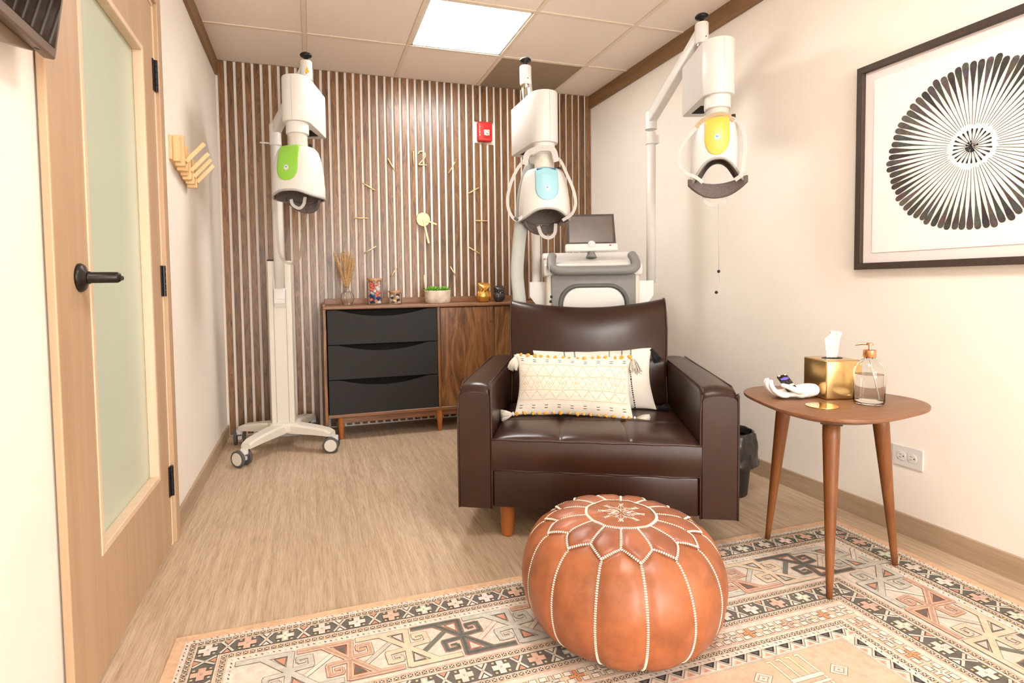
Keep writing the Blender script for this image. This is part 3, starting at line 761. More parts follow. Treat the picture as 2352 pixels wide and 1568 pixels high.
# left rolling stand with the green helmet
CXs, CYs = -.186, 3.600
t = thing('treatment_stand', 'white rolling stand with a lime green fronted helmet near the left wall', 'medical stand', (0, 0, 0))
feet = [(-.385, 3.300), (.105, 3.415), (-.462, 3.770), (-.020, 3.930)]
bm = BM(); prism(bm, [(-.265, 3.535), (-.10, 3.52), (-.085, 3.66), (-.13, 3.70), (-.25, 3.69), (-.285, 3.62)], .105, .165)
es = list(bm.edges); bmesh.ops.bevel(bm, geom=es, offset=.012, segments=3, affect='EDGES', profile=.5)
obj('base_hub', bm, MPLB, t, auto=40)
for fx, fy in feet:
    c = Vector((CXs+.0, CYs+.0, 0)); d = Vector((fx, fy, 0))-c; L = d.length; d.normalize(); s = Vector((-d.y, d.x, 0)); st = c+d*.05
    bm = BM(); sec = [(.0, .046, .105, .163), (.12, .042, .105, .160), (L-.12, .036, .103, .150), (L-.05, .034, .100, .140), (L-.012, .030, .097, .125)]
    rings = []
    for q, w_, za, zb_ in sec:
        p = c+d*q; rings.append([bm.verts.new(p+s*a+Vector((0, 0, z))) for a, z in ((-w_, za), (w_, za), (w_, zb_-.012), (w_*.8, zb_), (-w_*.8, zb_), (-w_, zb_-.012))])
    for a, b_ in zip(rings, rings[1:]):
        for i in range(6): bm.faces.new((a[i], a[(i+1) % 6], b_[(i+1) % 6], b_[i]))
    bm.faces.new(rings[0]); bm.faces.new(rings[-1]); bmesh.ops.recalc_face_normals(bm, faces=bm.faces)
    obj('foot', bm, MPLB, t)
    ca = bpy.data.objects.new('caster', None); C.objects.link(ca); ca.parent = t; ca.location = (fx, fy, 0)
    ca.rotation_euler = (0, 0, {0: radians(50), 1: radians(80), 2: radians(2), 3: radians(20)}[feet.index((fx, fy))])
    bm = BM(); lathe(bm, [(.022, .099), (.022, .070), (0, .070)], 16); box(bm, -.014, .014, -.012, .022, .035, .08, .006, 2); obj('fork', bm, MPLA, ca, auto=40)
    for s_ in (-1, 1):
        obj('wheel', mklathe([(.030, s_*.0165), (.045, s_*.018), (.0475, s_*.022), (.0475, s_*.032), (.044, s_*.036), (.037, s_*.036)], 32, (0, .020, .0475), axis='x'), MTYRE, ca, True, auto=50)
        obj('wheel_disc', mklathe([(0, s_*.0365), (.036, s_*.036), (.038, s_*.034), (.038, s_*.028), (0, s_*.028)], 32, (0, .020, .0475), axis='x'), MPLB, ca, True, auto=40)
    bm = BM(); box(bm, -.012, .012, -.035, -.012, .066, .072, .002, 1); obj('brake_pedal', bm, MTYRE, ca)
obj('battery_tray', mkbox(-.25, -.10, 3.53, 3.62, .088, .104, .003, 1), MGRY, t)
bm = BM(); box(bm, -.067, .067, -.035, .035, .16, 1.155, .006, 2)
cl = obj('column', bm, MPLB, t, loc=(CXs, CYs, 0), rot=(0, 0, radians(-6)))
for x in (-.036, .036): obj('column_groove', mkbox(x-.002, x+.002, -.0365, -.034, .17, .98), MRIM, cl)
obj('column_cap', mkbox(-.068, -.02, -.036, .036, 1.155, 1.162, .002, 1), MBLK, cl)
bm = BM(); box(bm, -.030, .034, -.062, -.036, .92, 1.045, .006, 2); prism(bm, [(-.036, .92), (-.062, .935), (-.058, .90), (-.036, .87)], -.028, .032, ax='x'); obj('slide_clamp', bm, MPLA, cl)
obj('clamp_screw', mklathe([(0, -.064), (.005, -.064), (.005, -.06)], 8, (.004, 0, 1.0), axis='y'), MBLK, cl)
px_, py_ = CXs+.0, CYs-.052
obj('pole', mktube([(px_, py_, .99), (px_, py_, 1.845)], .030, 24), MPLA, t)
bm = BM(); lathe(bm, [(.0335, 1.838), (.0335, 1.868), (.030, 1.872), (0, 1.872)], 24, (px_, py_, 0)); o = obj('pole_collar', bm, MPLA, t, True, auto=40)
obj('lock_lever', mktube([(px_-.03, py_-.01, 1.848), (px_-.085, py_-.02, 1.846)], .005, 8), MPLA, o)
hp, surf, low = head(t, (px_, py_), 1.915, (-.052, 3.106), YAW+radians(2), .16, 1.852, 2.088, 1.722, .262, radians(-28), 2.238, MGREEN, MGREEN, .030, .0, 'lime green front panel', a_s=.98)
pad(hp, .112, .03, .05, -.245)
bm = BM(); rodL = Vector((-.052+sin(YAW+radians(2))*.16, 3.106+cos(YAW+radians(2))*.16, 0))
prism(bm, [(rodL.x-.008, 2.168), (rodL.x+.016, 2.168), (rodL.x+.004, 2.200)], rodL.y-.0345, rodL.y-.031, ax='y')
obj('warning_sticker', bm, plain('sticker_yellow', (238, 178, 40), .5), t)
# strap loop under the green helmet (helmet local frame)
strap(hp, [(-.085, -.09, -.25), (-.075, -.10, -.36), (-.072, -.10, -.50), (-.058, -.10, -.57), (-.02, -.10, -.605), (.025, -.10, -.60), (.045, -.09, -.56), (.055, -.07, -.44), (.068, -.05, -.33), (.075, -.04, -.25)], .014, glassm('clear_strap', (235, 232, 226), .3, 1.1), Vector((.8, .5, .1)))
strap(hp, [(-.02, -.05, -.27), (-.01, -.05, -.30), (.025, -.05, -.318), (.05, -.05, -.30), (.055, -.04, -.26)], .016, None, Vector((.2, -.9, .3)), nm='chin_strap')

# ------------------------------------------------------------------ treatment machine with two arms
CA = radians(-22); CO = Vector((1.526, 2.77, 0)); cex = Vector((cos(CA), sin(CA), 0)); cey = Vector((-sin(CA), cos(CA), 0))
def CW(x, y, z=0): return CO+cex*x+cey*y+Vector((0, 0, z))
t = thing('treatment_machine', 'white and grey console with screen and two helmet arms behind the armchair', 'medical machine', (0, 0, 0))
def con(name, bm, m, par=None, **k):
    if par: return obj(name, bm, m, par, **k)
    return obj(name, bm, m, t, loc=tuple(CO-cex*.020), rot=(0, 0, CA), **k)
bm = BM(); box(bm, -.262, .262, .03, .50, .10, 1.06, .02, 3); box(bm, -.24, .24, .05, .48, .0, .11, .01, 2); bd_ = con('console_body', bm, MPLB, auto=40)
bm = BM(); prism(bm, [(.02, 1.035), (.02, 1.095), (.03, 1.105), (.42, 1.190), (.50, 1.185), (.52, 1.16), (.52, 1.035)], -.276, .276, ax='x')
# ax='x': points are (y,z)
es = list(bm.edges); bmesh.ops.bevel(bm, geom=es, offset=.014, segments=3, affect='EDGES', profile=.5); con('console_lid', bm, MPLA, auto=40)
bm = BM(); box(bm, -.235, .235, .008, .03, .06, 1.045, .01, 2); con('front_fascia', bm, MGRY, auto=40)
bm = BM(); R_ = .10; arc = [(-.185, .1), (-.185, .86)]+[(-.085-R_*cos(a), .88+R_*sin(a)) for a in [k*pi/2/8 for k in range(9)]]+[(.085+R_*sin(a), .88+R_*cos(a)) for a in [k*pi/2/8 for k in range(9)]]+[(.185, .86), (.185, .1)]
tube(bm, [(x, .004, z) for x, z in arc], .014, 8, sy=.8); con('arch_trim', bm, MGRYD)
bm = BM(); prism(bm, [(x*.92, z-.012) for x, z in arc], .0, .010, ax='y'); es = [e for e in bm.edges]; con('front_panel', bm, MPLA)
bm = BM(); tube(bm, spline([(-.226, .085, 1.152), (-.232, .045, 1.128), (-.232, -.005, 1.090), (-.205, -.022, 1.068), (-.15, -.026, 1.064), (0, -.026, 1.064), (.15, -.026, 1.064), (.205, -.022, 1.068), (.232, -.005, 1.090), (.232, .045, 1.128), (.226, .085, 1.152)], 6), .026, 12, sy=.95); con('push_handle', bm, MGRY)
# monitor on the lid
mo = bpy.data.objects.new('monitor', None); C.objects.link(mo); mo.parent = t; mo.location = CW(-.015, .15, 1.178); mo.rotation_euler = (radians(-14), 0, CA+radians(2)); mo.scale = (1.08, 1, 1.06)
bm = BM(); prism(bm, [(-.133, .040), (.133, .040), (.128, .215), (-.128, .215)], -.008, .010, ax='y'); obj('screen_bezel', bm, MFRAME, mo)
obj('display', mkbox(-.117, .117, -.0095, -.0075, .052, .203), MSCR2, mo)
bm = BM(); box(bm, -.142, .142, -.022, .016, .0, .042, .009, 3); obj('monitor_base_bar', bm, MPLA, mo, auto=40)
obj('dial', mklathe([(0, -.006), (.019, -.005), (.021, 0), (.021, .004)], 24, (.0, -.022, .036), axis='y'), MPLA, mo, True)
obj('power_light', mkbox(.093, .105, -.024, -.021, .026, .032), MRED, mo)
obj('monitor_foot', mklathe([(.030, -.03), (.022, -.012), (.018, .004), (0, .004)], 20, (0, .01, 0)), MGRY, mo, True)
pL, pR = CW(-.338, .20), CW(.338, .20)
for P_, s in ((pL, -1), (pR, 1)):
    bm = BM(); prism(bm, [(0, .86), (.0, 1.005), (s*.095, 1.005), (s*.095, .92), (s*.05, .86)], .13, .25, ax='y')
    bmesh.ops.translate(bm, verts=bm.verts, vec=(s*.262, 0, 0)); bmesh.ops.recalc_face_normals(bm, faces=bm.faces)
    con('pole_bracket', bm, MPLA)
for P_, zt_, nm in ((pL, 1.62, 'a'), (pR, 1.86, 'b')):
    obj('pole', mktube([(P_.x, P_.y, .99), (P_.x, P_.y, zt_)], .0265, 24), MPLA, t)
    cc = obj('pole_collar', mklathe([(.030, zt_-.06), (.030, zt_+.008), (0, zt_+.008)], 24, (P_.x, P_.y, 0)), MPLA, t, True, auto=40)
    obj('cable_clip', mkbox(P_.x+.024, P_.x+.048, P_.y-.012, P_.y+.012, zt_-.055, zt_-.005, .003, 1), MPLA, cc)
# middle head, pale blue
bdM = YAW+radians(-20)
hM, surfM, lowM = head(t, (pL.x, pL.y), 1.68, (1.178, 2.702), bdM, .22, 1.722, 1.985, 1.585, .262, radians(-16), 2.205, MBLUE, MBLUED, .052, .0, 'pale blue front panel')
def SM(u, v, off, ax_u=1258, hz=654, ppm=433, zt=None, z0=1.585): # strap guide: lateral and height around the helmet axis
    return ((u-ax_u)/ppm, off, (.9901+(hz-v)/ppm)-z0)
hs = bpy.data.objects.new('strap_set', None); C.objects.link(hs); hs.parent = t; hs.location = (1.178, 2.702, 1.585); hs.rotation_euler = (0, 0, -YAW-radians(6))
strap(hs, [SM(1212, 500, -.07), SM(1195, 510, -.09), SM(1181, 492, -.10), SM(1177, 465, -.10), SM(1184, 432, -.10), SM(1198, 400, -.09), SM(1212, 380, -.07), SM(1222, 368, -.05)], .016)
strap(hs, [SM(1280, 370, -.05), SM(1294, 382, -.08), SM(1307, 412, -.10), SM(1321, 448, -.11), SM(1326, 478, -.11), SM(1318, 500, -.10), SM(1298, 513, -.08)], .016)
strap(hs, [SM(1216, 388, -.08), SM(1222, 366, -.085), SM(1240, 357, -.09), SM(1258, 354, -.09), SM(1278, 358, -.085), SM(1286, 384, -.08)], .030, None, Vector((0, -.3, 1)), nm='top_band')
strap(hs, [SM(1244, 520, .02), SM(1252, 540, .02), SM(1268, 547, .02), SM(1281, 538, .02), SM(1284, 515, .02)], .018, None, Vector((.1, -.9, .4)), nm='chin_strap')
obj('buckle', mkbox(-.012, .012, -.003, .003, -.007, .007, .002, 1), MTYRE, hs, loc=SM(1196, 508, -.095), rot=(0, .6, 0))
pad(hM, .118, .030, .050, -.245)
def cord(path, beads, nm='pull_cord', par=t):
    o = obj(nm, mktube(path, .0016, 6), MSTRAP, par)
    for b_ in beads: obj('bead', mklathe([(0, -.008), (.006, -.005), (.0075, 0), (.006, .005), (0, .008)], 12, b_), MBLK, o, True)
cx_, cy_ = hM.location.x+.01, hM.location.y-.03
cord([(cx_, cy_, 1.24), (cx_, cy_, 1.10), (cx_+.003, cy_-.01, .955), (cx_+.008, cy_-.012, .925)], [(cx_+.008, cy_-.012, .925), (cx_+.003, cy_-.012, .900)])
# right head, yellow
hR, surfR, lowR = head(t, (pR.x, pR.y), 1.935, (1.823, 2.166), YAW, .19, 1.848, 2.100, 1.742, .295, radians(-40), 2.272, MYEL, MORNG, .10, .12, 'soft yellow front panel', a_s=.88, tong1=.52, tong2=.92)
def SR(u, v, off): return ((u-1648)/486, off, (.9901+(648-v)/486)-1.742)
hs = bpy.data.objects.new('strap_set', None); C.objects.link(hs); hs.parent = t; hs.location = (1.823, 2.166, 1.742); hs.rotation_euler = (0, 0, -radians(38))
strap(hs, [SR(1617, 428, -.11), SR(1602, 416, -.12), SR(1580, 404, -.12), SR(1567, 380, -.12), SR(1570, 355, -.12), SR(1585, 328, -.11), SR(1603, 305, -.09)], .016)
strap(hs, [SR(1600, 308, -.09), SR(1616, 290, -.085), SR(1640, 280, -.08), SR(1662, 281, -.08), SR(1680, 297, -.08)], .018, plain('tan_band', (176, 152, 118), .6), Vector((0, -.4, 1)), nm='top_band')
strap(hs, [SR(1688, 297, -.08), SR(1697, 320, -.10), SR(1701, 355, -.12), SR(1698, 395, -.12), SR(1694, 418, -.12), SR(1682, 428, -.11)], .018)
strap(hs, [SR(1620, 448, .0), SR(1626, 466, .0), SR(1645, 473, .0), SR(1662, 466, .0), SR(1668, 448, .0)], .018, None, Vector((.1, -.9, .4)), nm='chin_strap')
bm = BM()
def fpad(u, v):
    s = u*2-1; x = s*.128; y = .02+.055*(1-s*s)-.07; zt = -.272-.022*(1-s*s); zb_ = -.302-.058*(1-abs(s)**2.2)
    return Vector((x, y, zt+(zb_-zt)*v))
grid(bm, 32, 6, fpad); o = obj('neck_pad', bm, MPAD, hs, True); md = o.modifiers.new('s', 'SOLIDIFY'); md.thickness = .014
cx_, cy_ = 1.821, 2.15
cord([(cx_, cy_, 1.355), (cx_, cy_, 1.20), (cx_+.001, cy_, 1.045)], [(cx_+.001, cy_, 1.04)])
cord(spline([(cx_+.001, cy_, 1.035), (cx_+.010, cy_, .99), (cx_+.004, cy_, .965), (cx_-.010, cy_, .945)], 5), [(cx_-.012, cy_, .942)])
# flat grey hose from the blue helmet down behind the chair
MHOSE = plain('hose_grey', (176, 180, 174), .5, var=.02)
bm = BM(); tube(bm, spline([(1.150, 2.80, 1.64), (1.115, 2.82, 1.50), (1.100, 2.83, 1.35), (1.085, 2.84, 1.20), (1.078, 2.85, 1.05), (1.090, 2.85, .90), (1.105, 2.86, .70), (1.13, 2.86, .45), (1.20, 2.88, .25), (1.33, 2.93, .20)], 6), .018, 14, sy=2.1)
obj('hose', bm, MHOSE, t)

# ------------------------------------------------------------------ armchair
t = thing('armchair', 'wide dark brown leather armchair with piped box arms and two cushions', 'armchair', (.524, 2.045, 0), radians(-26.3))
AR = t.matrix_world
def pipe(par, pts, r=.0042, closed=False): return obj('piping', mktube(pts, r, 6, closed), MPIPE, par)
for x0, x1 in ((0, .128), (.892, 1.02)):
    bm = BM()
    def f(u, v, x0=x0, x1=x1):
        # section loop in (x,z), rounded top; v along depth
        a = u*4; xm, w_ = (x0+x1)/2, (x1-x0)/2; z0, z1, r = .132, .607, .026
        pts = SEC
        p = pts[int(round(u*len(pts))) % len(pts)]
        yy = .90*v**1.6; zz = p[1]+(.005*sin(pi*v) if p[1] > .5 else 0); k = max(0, 1-yy/.045)
        if p[1] > .5: zz -= .026*k**2.4*(p[1]-.5)/.11
        return Vector((xm+p[0]*w_*(1-.03*k**3), yy, zz))
    SEC = []
    w_ = (x1-x0)/2; r = .024
    def arcp(cx, cz, a0, a1, n=5): return [((cx+r*cos(a0+(a1-a0)*k/n))/w_, cz+r*sin(a0+(a1-a0)*k/n)) for k in range(n+1)]
    SEC += [(-1, .132), (0, .132), (1, .132), (1.01, .25), (1.015, .40), (1.01, .52)]+arcp(w_-r, .607-r, 0, pi/2)+[(.4, .611), (0, .613), (-.4, .611)]+arcp(-w_+r, .607-r, pi/2, pi)+[(-1.01, .52), (-1.015, .40), (-1.01, .25)]
    ns = len(SEC)
    vs, _ = grid(bm, ns, 24, f, True)
    # rounded front and back
    for row, y0_, sgn in ((vs[0], 0, -1), (vs[-1], .9, 1)):
        c = [bm.verts.new(Vector(((x0+x1)/2+(v.co.x-(x0+x1)/2)*.94, y0_+sgn*.006, .372+(v.co.z-.372)*.985))) for v in row]
        for i in range(ns): q = bm.faces.new((row[i], row[(i+1) % ns], c[(i+1) % ns], c[i])); q.smooth = True
        bm.faces.new(c)
    bmesh.ops.recalc_face_normals(bm, faces=bm.faces)
    a_ = obj('arm', bm, MLEATH, t, auto=50)
    xm = (x0+x1)/2
    loop = [(xm+p[0]*w_*1.0, .0, p[1]) for p in SEC[2:]]+[(xm+SEC[0][0]*w_, 0, SEC[0][1])]
    for lp in ([q for q in loop[:6]], [q for q in loop[-4:]]): pipe(a_, lp+[(xm+(lp[-1][0]-xm)*.9, .004, .585)] if lp[0][2] < lp[-1][2] else [(xm+(lp[0][0]-xm)*.9, .004, .585)]+lp)
    for sg in (-1, 1): pipe(a_, [(xm+sg*(w_-.010), .010+.89*k/20, .6085-.022*max(0, 1-(.89*k/20+.006)/.045)**2.2) for k in range(21)], .003)
bm = BM(); box(bm, .128, .892, .004, .88, .135, .285, .012, 3); bs = obj('base', bm, MLEATH, t, auto=50)
pipe(bs, [(.13+.76*k/30, .002, .283+.0025*sin(k*.9)) for k in range(31)], .0055)
# seat
def seat_z(x, y):
    u = (x-.13)/.765; v = y/.64
    e = (1-abs(2*u-1)**6)*(1-abs(2*v-1)**6)
    z = .400+.030*max(0, e)**.6
    for q in (1/3, 2/3):
        z -= .006*exp(-((u-q)/.010)**2)
        z -= .010*exp(-((u-q)/.05)**2)*.5
    yc = .36-.06*abs(sin(3*pi*u)) if True else 0
    z -= .006*exp(-((v-yc-.05)/.012)**2)
    return z
bm = BM()
grid(bm, 90, 70, lambda u, v: Vector((.13+.765*u, .64*v, seat_z(.13+.765*u, .64*v))))
def fr(u, v):
    return Vector((.13+.765*u, -.006*sin(pi*v)-.004, .286+(.400-.286)*v))
grid(bm, 30, 8, fr)
grid(bm, 4, 8, lambda u, v: Vector((.13, .64*u, .286+(.4-.286)*v)))
grid(bm, 4, 8, lambda u, v: Vector((.895, .64*u, .286+(.4-.286)*v)))
bmesh.ops.remove_doubles(bm, verts=bm.verts, dist=.002); bmesh.ops.recalc_face_normals(bm, faces=bm.faces)
se = obj('seat_cushion', bm, MLEATH, t, auto=60)
pipe(se, [(.13+.765*k/30, -.006, .402+.001*sin(k)) for k in range(31)], .0045)
bm = BM()
for q in (1/3, 2/3): tube(bm, [(.13+.765*q, .46*.64*k/20, seat_z(.13+.765*q, .46*.64*k/20)+.001) for k in range(21)], .0013, 5)
obj('seam', bm, MPIPE, se)
# back cushion
bm = BM(); NL = 44
def ears(u): return .004+.036*abs(2*u-1)**3.2+.004*sin(9*u)
def backp(u, v):
    a = 2*pi*v; ca, sa = cos(a), sin(a)
    zt = .868+ears(u); zb_ = .39; zc, hz_ = (zt+zb_)/2, (zt-zb_)/2
    th = .075*(1-.35*abs(2*u-1)**4)
    q = math.copysign(abs(sa)**.45, sa); p = math.copysign(abs(ca)**.55, ca)
    z = zc+hz_*q
    y = .715+(z-.4)*.34 + th*p - (.024*(1-(2*u-1)**2)*max(0, 1-q*q) if ca < 0 else 0)
    wr = .003*noise.noise(Vector((u*5, z*6, 3)))*(1 if ca < .3 else 0)
    if z > .80: wr += .0022*sin(u*60+5*sin(u*7))*exp(-((z-.845)/.022)**2)*noise.noise(Vector((u*9, 0, 5)))*2
    return Vector((.134+.752*u+(-1 if u < .5 else 1)*abs(2*u-1)**3*.016*max(0, min(1, (z-.58)/.12)), y+wr, z))
vs = [[bm.verts.new(backp(i/72, j/NL)) for j in range(NL)] for i in range(73)]
for i in range(72):
    for j in range(NL):
        q = bm.faces.new((vs[i][j], vs[i+1][j], vs[i+1][(j+1) % NL], vs[i][(j+1) % NL])); q.smooth = True
bm.faces.new(vs[0]); bm.faces.new(vs[-1]); bmesh.ops.recalc_face_normals(bm, faces=bm.faces)
bc = obj('back_cushion', bm, MLEATH, t, auto=70)
for u in (0, 1):
    pipe(bc, [backp(u, j/NL)+Vector((-.001 if u == 0 else .001, -.002, 0)) for j in range(NL)], .0042, True)
obj('back_frame', mkbox(.128, .892, .70, .93, .14, .62, .02, 3), MLEATH, t, auto=40)
for x, y in ((.178, .075), (.85, .075), (.16, .82), (.86, .82)):
    obj('leg', mklathe([(.020, 0), (.024, .004), (.0305, .135), (0, .135)], 24, (x, y, 0)), MHONEY, t, True, auto=40)
def CHW(x, y, z): return Vector((.524, 2.045, 0))+Vector((cos(radians(-26.3)), sin(radians(-26.3)), 0))*x+Vector((-sin(radians(-26.3)), cos(radians(-26.3)), 0))*y+Vector((0, 0, z))

# cushions ---------------------------------------------------------
def cushion(name, label, loc, rot, W_, H_, TH, colf, nu=360, nv=200, wob=0):
    t = thing(name, label, 'cushion', loc, 0, rot=rot)
    bm = BM(); lay = bm.loops.layers.float_color.new('Col')
    def P(u, v, s):
        x = (u-.5)*W_*(1-.07*sin(pi*v)); z = v*H_; z = H_/2+(z-H_/2)*(1-.09*sin(pi*u))
        e = max(0, sin(pi*u))**.55*max(0, sin(pi*v))**.55
        y = s*TH/2*e + .004*s*noise.noise(Vector((u*5, v*4, wob)))*e
        return Vector((x, y, z+.004*noise.noise(Vector((u*6, wob, v*3)))))
    for s, n1, n2 in ((-1, nu, nv), (1, 40, 30)):
        vs = [[bm.verts.new(P(i/n1, j/n2, s)) for i in range(n1+1)] for j in range(n2+1)]
        for j in range(n2):
            for i in range(n1):
                f = bm.faces.new((vs[j][i], vs[j][i+1], vs[j+1][i+1], vs[j+1][i])); f.smooth = True
                c = colf((i+.5)/n1, (j+.5)/n2) if s == -1 else lin((236, 228, 214))
                for l in f.loops: l[lay] = c
    obj('cushion_body', bm, vcol(name+'_fabric', .95, .05, 300, .35, 900, .2), t, auto=180)
    return t, P
CRM = lin((222, 214, 200)); GLD = lin((202, 146, 62)); BLK_ = lin((36, 32, 32)); RIB = lin((206, 197, 182))
def near(v, c, w): return abs(v-c) < w
def pat1(u, v):
    W_, H_ = .50, .27; x, z = u*W_, v*H_
    dot = (x/.0072) % 1 < .62
    per = W_/8.6
    def zig(z0, z1, ph):
        f = ((x/per+ph) % 1); tri = abs(2*f-1); zz = z0+(z1-z0)*tri
        return abs(z-zz) < .0021 and (z/.0058) % 1 < .62
    if .03 < u < .97:
        for zl in (.83, .63, .40, .235):
            if near(z, zl*H_, .0011) and dot: return GLD
        if .64*H_ < z < .82*H_ and zig(.64*H_, .82*H_, 0): return GLD
        if .41*H_ < z < .62*H_ and (zig(.41*H_, .62*H_, 0)): return GLD
        if .25*H_ < z < .39*H_ and zig(.25*H_, .39*H_, .5): return GLD
        if .41*H_ < z < .62*H_ and zig(.62*H_, .41*H_, .0): return GLD
        f = ((x/per) % 1)-.0; zc = .515*H_
        for fx in (.5, 0, 1):
            dx = abs(f-fx)*per; dz = abs(z-zc)
            if fx == .5 and dx+dz < .0085 and (dx+dz) > .0045 and (int(x/.003)+int(z/.003)) % 2: return GLD
    for zl in (.915, .885, .145, .105):
        if near(z, zl*H_, .0017) and .30 < ((x/(W_/9)) % 1) < .56: return BLK_
    return RIB if (z/.006) % 1 < .18 else CRM
t1, P1_ = cushion('patterned_cushion', 'cream lumbar cushion with gold stitched diamonds, in front on the armchair', CHW(.437, .285, .424), (radians(-16), radians(1.0), radians(-26.3)), .50, .268, .13, pat1, wob=1)
def pat2(u, v):
    x, z = (u-.5)*.50, v*.28
    for xl in (-.115, -.072, .075, .128, .166):
        if abs(x-xl) < .0030 and (z/.009) % 1 < .66 and (abs(xl) > .08 or v > .8): return BLK_
    if .10 < x < .16 and (z/.007) % 1 < .22: return lin((206, 196, 180))
    return lin((222, 216, 206))
t2_, P2_ = cushion('striped_cushion', 'white cushion with black dashed lines and black tassels, behind the patterned one', CHW(.530, .44, .424), (radians(-24), radians(-1.5), radians(-26.3)), .545, .285, .12, pat2, 240, 90, wob=4)
def tassel(par, base, tip, m, L=.05, r=.014, sd=0, nm='tassel'):
    rn = random.Random(sd); b_ = Vector(base); d = (Vector(tip)-b_).normalized(); s = d.orthogonal().normalized(); u = d.cross(s)
    bm = BM(); lathe_pts = [b_+d*(.010*k/6) for k in range(7)]
    tube(bm, lathe_pts, [.003, .0075, .0095, .0100, .009, .007, .0055], 10)
    for i in range(90):
        a = rn.uniform(0, 2*pi); q = sqrt(rn.random()); o_ = (s*cos(a)+u*sin(a))
        p0 = b_+d*.010+o_*.005*q; p1 = b_+d*(.010+L*.5)+o_*r*.85*q; p2 = b_+d*(.010+L*rn.uniform(.85, 1.05))+o_*r*q*rn.uniform(.9, 1.2)
        tube(bm, [p0, p1, p2], .0015, 4)
    return obj(nm, bm, m, par)
tassel(t1, (-.250, -.004, .262), (-.262, -.02, .20), MCREAM, .058, .024, 1)
tassel(t1, (.250, -.006, .262), (.262, -.03, .20), MCREAM, .062, .024, 2)
tassel(t1, (-.250, -.004, .006), (-.295, -.02, -.002), MCREAM, .048, .022, 3)
tassel(t1, (.250, -.004, .006), (.30, -.02, .008), MCREAM, .054, .019, 4)
tassel(t2_, (.272, .0, .280), (.296, -.01, .22), MBLKF, .058, .018, 5)
tassel(t2_, (.272, .0, .006), (.33, .02, .010), MBLKF, .050, .017, 6)
pom = None; rn = random.Random(8)
for row in (0, 1):
    for k in range(16):
        u = (k+.5)/16+rn.uniform(-.012, .012); p = P1_(u, .985 if row else .02, -1)
        if pom is None:
            bm = BM()
            for i in range(14):
                q = Vector((rn.gauss(0, 1), rn.gauss(0, 1), rn.gauss(0, 1))).normalized()*.0045
                r_ = bmesh.ops.create_icosphere(bm, subdivisions=1, radius=.0042, matrix=Matrix.Translation(q))
            o = obj('pompom', bm, MGOLDF, t1, True); pom = o
        else: o = pom.copy(); C.objects.link(o); o.parent = t1
        o.location = p+Vector((0, -.004, 0)); o.rotation_euler = (rn.uniform(0, 6), rn.uniform(0, 6), 0); s_ = rn.uniform(.7, 1.15); o.scale = (s_*1.3, s_*.8, s_)

# ------------------------------------------------------------------ rug
class Paint:
    def __init__(self, z0): self.bm = BM(); self.lay = self.bm.loops.layers.float_color.new('Col'); self.z0 = z0
    def poly(self, pts, col, layer):
        vs = [self.bm.verts.new((p[0], p[1], self.z0+layer*.00009)) for p in pts]
        try: f = self.bm.faces.new(vs)
        except Exception: return
        if f.normal.z < 0: pass
        c = lin(col)
        for l in f.loops: l[self.lay] = c
RX0, RX1, RY1, RY0 = -.392, 2.030, 1.708, -1.15
PEACH = (222, 184, 150); CREAM_ = (222, 209, 194); BLKR = (112, 107, 100); SAL = (218, 180, 160); TAN_ = (216, 194, 168); GRY_ = (200, 197, 186); OUT = (122, 108, 98); ORG = (208, 152, 126); WHT = (228, 217, 204); GOLDR = (232, 202, 150)
pt = Paint(.0085)
KL, KR = 1.08, 1.13
def rect(d, col, layer):
    pt.poly([(RX0+KL*d, RY0+d), (RX1-KR*d, RY0+d), (RX1-KR*d, RY1-d), (RX0+KL*d, RY1-d)], col, layer)
rings = [(0, PEACH), (.028, WHT), (.041, TAN_), (.0595, CREAM_), (.0615, BLKR), (.1155, CREAM_), (.1185, SAL), (.1205, TAN_), (.1415, WHT), (.162, (240, 214, 196)), (.164, CREAM_),
         (.333, OUT), (.334, CREAM_), (.346, SAL), (.350, TAN_), (.369, CREAM_), (.3735, BLKR), (.431, CREAM_), (.434, TAN_), (.451, SAL), (.455, CREAM_), (.470, TAN_), (.516, SAL), (.520, CREAM_), (.527, TAN_), (.543, WHT), (.556, WHT), (.5885, OUT), (.5895, WHT), (.592, OUT), (.593, (222, 184, 158))]
for i, (d, c) in enumerate(rings): rect(d, c, i*.6)
LB = 22
def side_map(k):
    if k == 0: return lambda s, d: (RX0+s, RY1-d), RX1-RX0, KL, KR
    if k == 1: return lambda s, d: (RX0+KL*d, RY1-s), RY1-.25, 1, 1
    return lambda s, d: (RX1-KR*d, RY1-s), RY1-.25, 1, 1
def P_(f, pts, col, layer): pt.poly([f(*p) for p in pts], col, layer)
def strip(f, a, b_, w_, col, layer, ext=0):
    ax, ay = a; bx_, by_ = b_; dx, dy = bx_-ax, by_-ay; L = sqrt(dx*dx+dy*dy); dx /= L; dy /= L; nx, ny = -dy*w_/2, dx*w_/2
    ax -= dx*ext; ay -= dy*ext; bx_ += dx*ext; by_ += dy*ext
    P_(f, [(ax+nx, ay+ny), (bx_+nx, by_+ny), (bx_-nx, by_-ny), (ax-nx, ay-ny)], col, layer)
def run(k, d0, d1, per, fn):
    f, L, ka, kb = side_map(k); dm = (d0+d1)/2
    s0 = (ka if k == 0 else 1)*dm if k == 0 else dm
    s1 = L-(kb*dm if k == 0 else 0)
    n = max(1, int(round((s1-s0)/per))); p = (s1-s0)/n
    for i in range(0 if k == 0 else 1, n+(1 if k == 0 else 0)):
        fn(f, s0+i*p, dm, i, p)
rr_ = random.Random(2)
